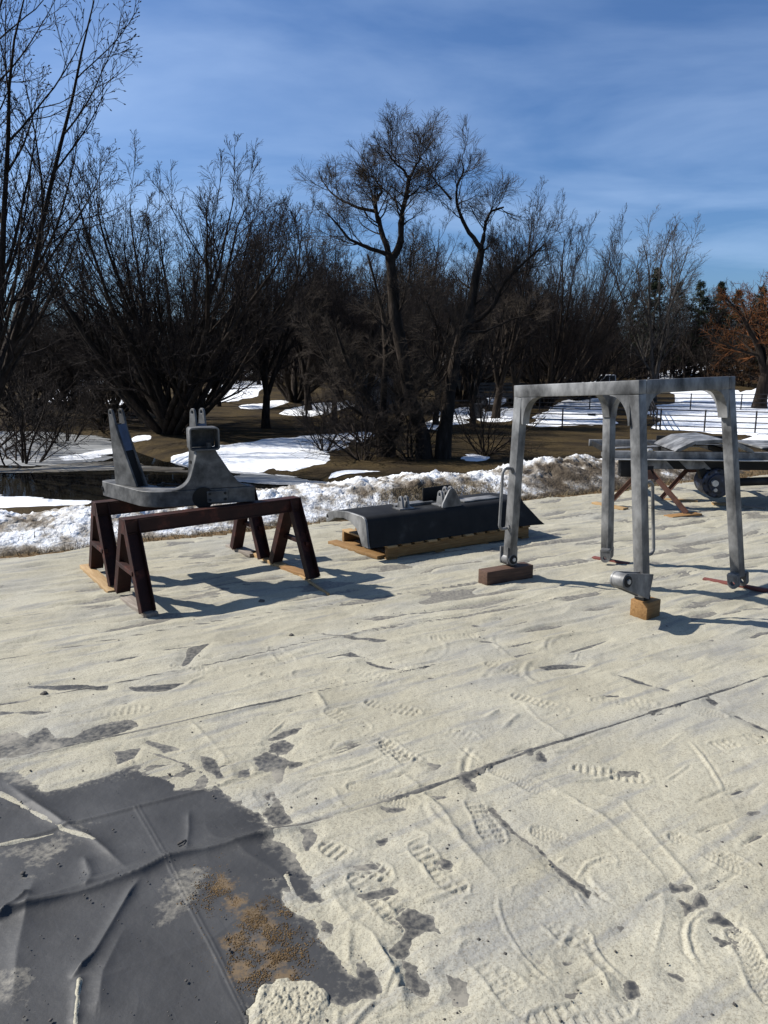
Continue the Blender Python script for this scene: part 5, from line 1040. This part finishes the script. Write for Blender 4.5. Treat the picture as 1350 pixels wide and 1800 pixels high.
def house(name, label, loc, rz, w, l, h, rise, wall, trim, doors, wins, chimney=False):
    """w along x (gable front at y=0), l deep, gable facing -y"""
    root = thing(name, label, 'building', loc, rz)
    s = MB(); s.prism([(-w/2,-.2),(w/2,-.2),(w/2,h),(0,h+rise),(-w/2,h)], Vector((0,l/2,0)), Vector((1,0,0)), Vector((0,0,1)), l); wl = s.done('wall', wall, root, sm=0)
    n = int(h/.22)
    for k in range(n): bx('siding_board', (0,-.012,.11+k*.22), (w+.02,.022,.20), wall, wl)
    sl = math.atan2(rise, w/2); L = math.hypot(rise, w/2)+.28
    for sd in (-1, 1):
        c = Vector((sd*(w/4+.08), l/2, h+rise/2+.03-.08*math.tan(sl))); r = bx('roof', c, (L,l+.5,.09), 'shingle', root, rot=Matrix.Rotation(sd*sl, 3, 'Y'))
        c2 = Vector((c.x, -.27, c.z-.02)); bx('barge_board', c2, (L,.04,.17), trim, r, rot=Matrix.Rotation(sd*sl, 3, 'Y'))
    for (x, z0, dw, dh) in doors:
        d = bx('door', (x,-.035,z0+dh/2), (dw,.05,dh), trim, root); bx('handle', (x+dw*.38,-.075,z0+dh*.48), (.05,.04,.12), 'steel_dark', d)
    for (x, z0, dw, dh) in wins:
        f = bx('window', (x,-.03,z0+dh/2), (dw,.05,dh), 'white_paint', root); bx('pane', (x,-.06,z0+dh/2), (dw-.14,.012,dh-.14), 'window_glass', f)
q = spot(652, 728); house('garden_shed', 'small blue grey gabled shed behind the forked willow trunks', q, R(-14), 2.5, 3.4, 2.15, .85, 'siding_blue', 'steel', [(.35,0,.9,1.85)], [(-.7,.9,.55,.7)])
q = spot_y(792, 84); house('farm_house', 'low tan building with a dark roof behind the willow trunks', q, R(90), 6.0, 8.4, 2.5, 1.5, 'siding_tan', 'dark_paint', [(0,0,1.0,2.0)], [])
root_tan = bpy.data.objects['farm_house']; root_tan.location.x += 4.2
for y_ in (1.3, 3.4, 6.6):
    f = bx('window', (-3.03,y_,1.35), (.05,.9,1.0), 'dark_paint', root_tan); bx('pane', (-3.06,y_,1.35), (.012,.76,.86), 'window_glass', f)
    f = bx('window', (3.03,y_,1.35), (.05,.9,1.0), 'dark_paint', root_tan); bx('pane', (3.06,y_,1.35), (.012,.76,.86), 'window_glass', f)
def wheel(par, c, r, w=.22):
    s = MB(); s.cyl(Vector(c)-Vector((0,w/2,0)), Vector(c)+Vector((0,w/2,0)), r, n=20); t = s.done('wheel', 'tyre', par, bevel=.03)
    s = MB(); s.cyl(Vector(c)-Vector((0,w/2+.02,0)), Vector(c)+Vector((0,w/2+.02,0)), r*.55, n=16); s.done('rim', 'steel', t)
def pickup():
    q = spot_y(1058, 77); root = thing('pickup_truck', 'white pickup truck with dark load bed parked far across the lawn', 'truck', q, R(4))
    s = MB(); s.prism([(-2.7,.45),(2.75,.45),(2.75,1.05),(.55,1.08),(-1.15,1.12),(-2.45,1.02),(-2.7,.85)], Vector((0,0,0)), Vector((1,0,0)), Vector((0,0,1)), 1.85); s.done('body', 'white_paint', root, bevel=.05)
    s = MB(); s.prism([(-1.2,1.08),(.62,1.08),(.55,1.75),(.35,1.82),(-.35,1.82),(-.55,1.76)], Vector((0,0,0)), Vector((1,0,0)), Vector((0,0,1)), 1.62); cab = s.done('cab', 'white_paint', root, bevel=.04)
    for sd in (-1, 1):
        s = MB(); s.prism([(-.95,1.14),(-.15,1.14),(-.15,1.70),(-.42,1.70)], Vector((0,sd*.815,0)), Vector((1,0,0)), Vector((0,0,1)), .02); s.done('side_window', 'window_glass', cab)
        s = MB(); s.prism([(-.05,1.14),(.5,1.14),(.45,1.70),(-.05,1.70)], Vector((0,sd*.815,0)), Vector((1,0,0)), Vector((0,0,1)), .02); s.done('side_window', 'window_glass', cab)
        bx('headlight', (-2.66,sd*.7,.88), (.08,.3,.16), 'steel_bright', root); bx('mirror', (-.95,sd*1.0,1.2), (.08,.16,.2), 'dark_paint', root)
        for x in (-1.75, 1.75): wheel(root, (x, sd*.82, .38), .38)
    s = MB(); s.bar((-1.16,0,1.14), (-.58,0,1.74), 1.4, .03, (0,1,0)); s.b.free(); s = MB(); s.prism([(-.68,-.35),(.68,-.35),(.60,.35),(-.60,.35)], Vector((-.905,0,1.44)), Vector((0,1,0)), Vector((.66,0,.75)), .03); s.done('windscreen', 'window_glass', cab)
    bx('bed_cover', (1.68,0,1.14), (2.0,1.6,.14), 'dark_paint', root, .02)
pickup()
def wagon():
    q = spot_y(872, 62); root = thing('farm_wagon', 'dark farm wagon with slatted sides parked behind the willows', 'wagon', q, R(8))
    bx('deck', (0,0,.85), (4.2,1.9,.16), 'dark_paint', root)
    for sd in (-1, 1):
        for k in range(4): bx('slat', (0,sd*.93,1.06+k*.27), (4.2,.04,.17), 'dark_paint', root)
        for x in (-2, -1, 0, 1, 2): bx('stake', (x,sd*.96,1.4), (.08,.05,1.0), 'dark_paint', root)
        for x in (-1.5, 1.5): wheel(root, (x, sd*.8, .4), .4)
    for sd in (-1, 1): bx('end_wall', (sd*2.08,0,1.45), (.05,1.8,1.0), 'dark_paint', root)
    bx('drawbar', (-2.9,0,.5), (1.7,.1,.1), 'dark_paint', root)
wagon()
def bin_(px, py, w, h, label, m='dark_paint'):
    q = spot(px, py); root = thing('feed_bin', label, 'bin', q); bx('tub', (0,0,h/2), (w,w*.7,h), m, root, .03); bx('lid', (0,0,h+.03), (w+.06,w*.7+.06,.06), m, root, .01)
bin_(837, 736, .85, 1.0, 'dark upright feed bin on the lawn right of the leaning willow'); bin_(1040, 733, .5, .2, 'small dark tub lying on the snow behind the frame')
def pole(px, y, h, label, head=None):
    q = spot_y(px, y); root = thing('pole', label, 'pole', q); s = MB(); s.cyl((0,0,-.1), (0,0,h), .05, n=8); s.done('shaft', 'wood_grey', root)
    if head: bx('plate', (0,-.07,h-.25), head, 'white_paint', root)
pole(1095, 92, 4.6, 'thin pale pole in front of the dark pines'); pole(1004, 82, 3.2, 'post with a small pale plate at the edge of the wood', (.55,.04,.6))
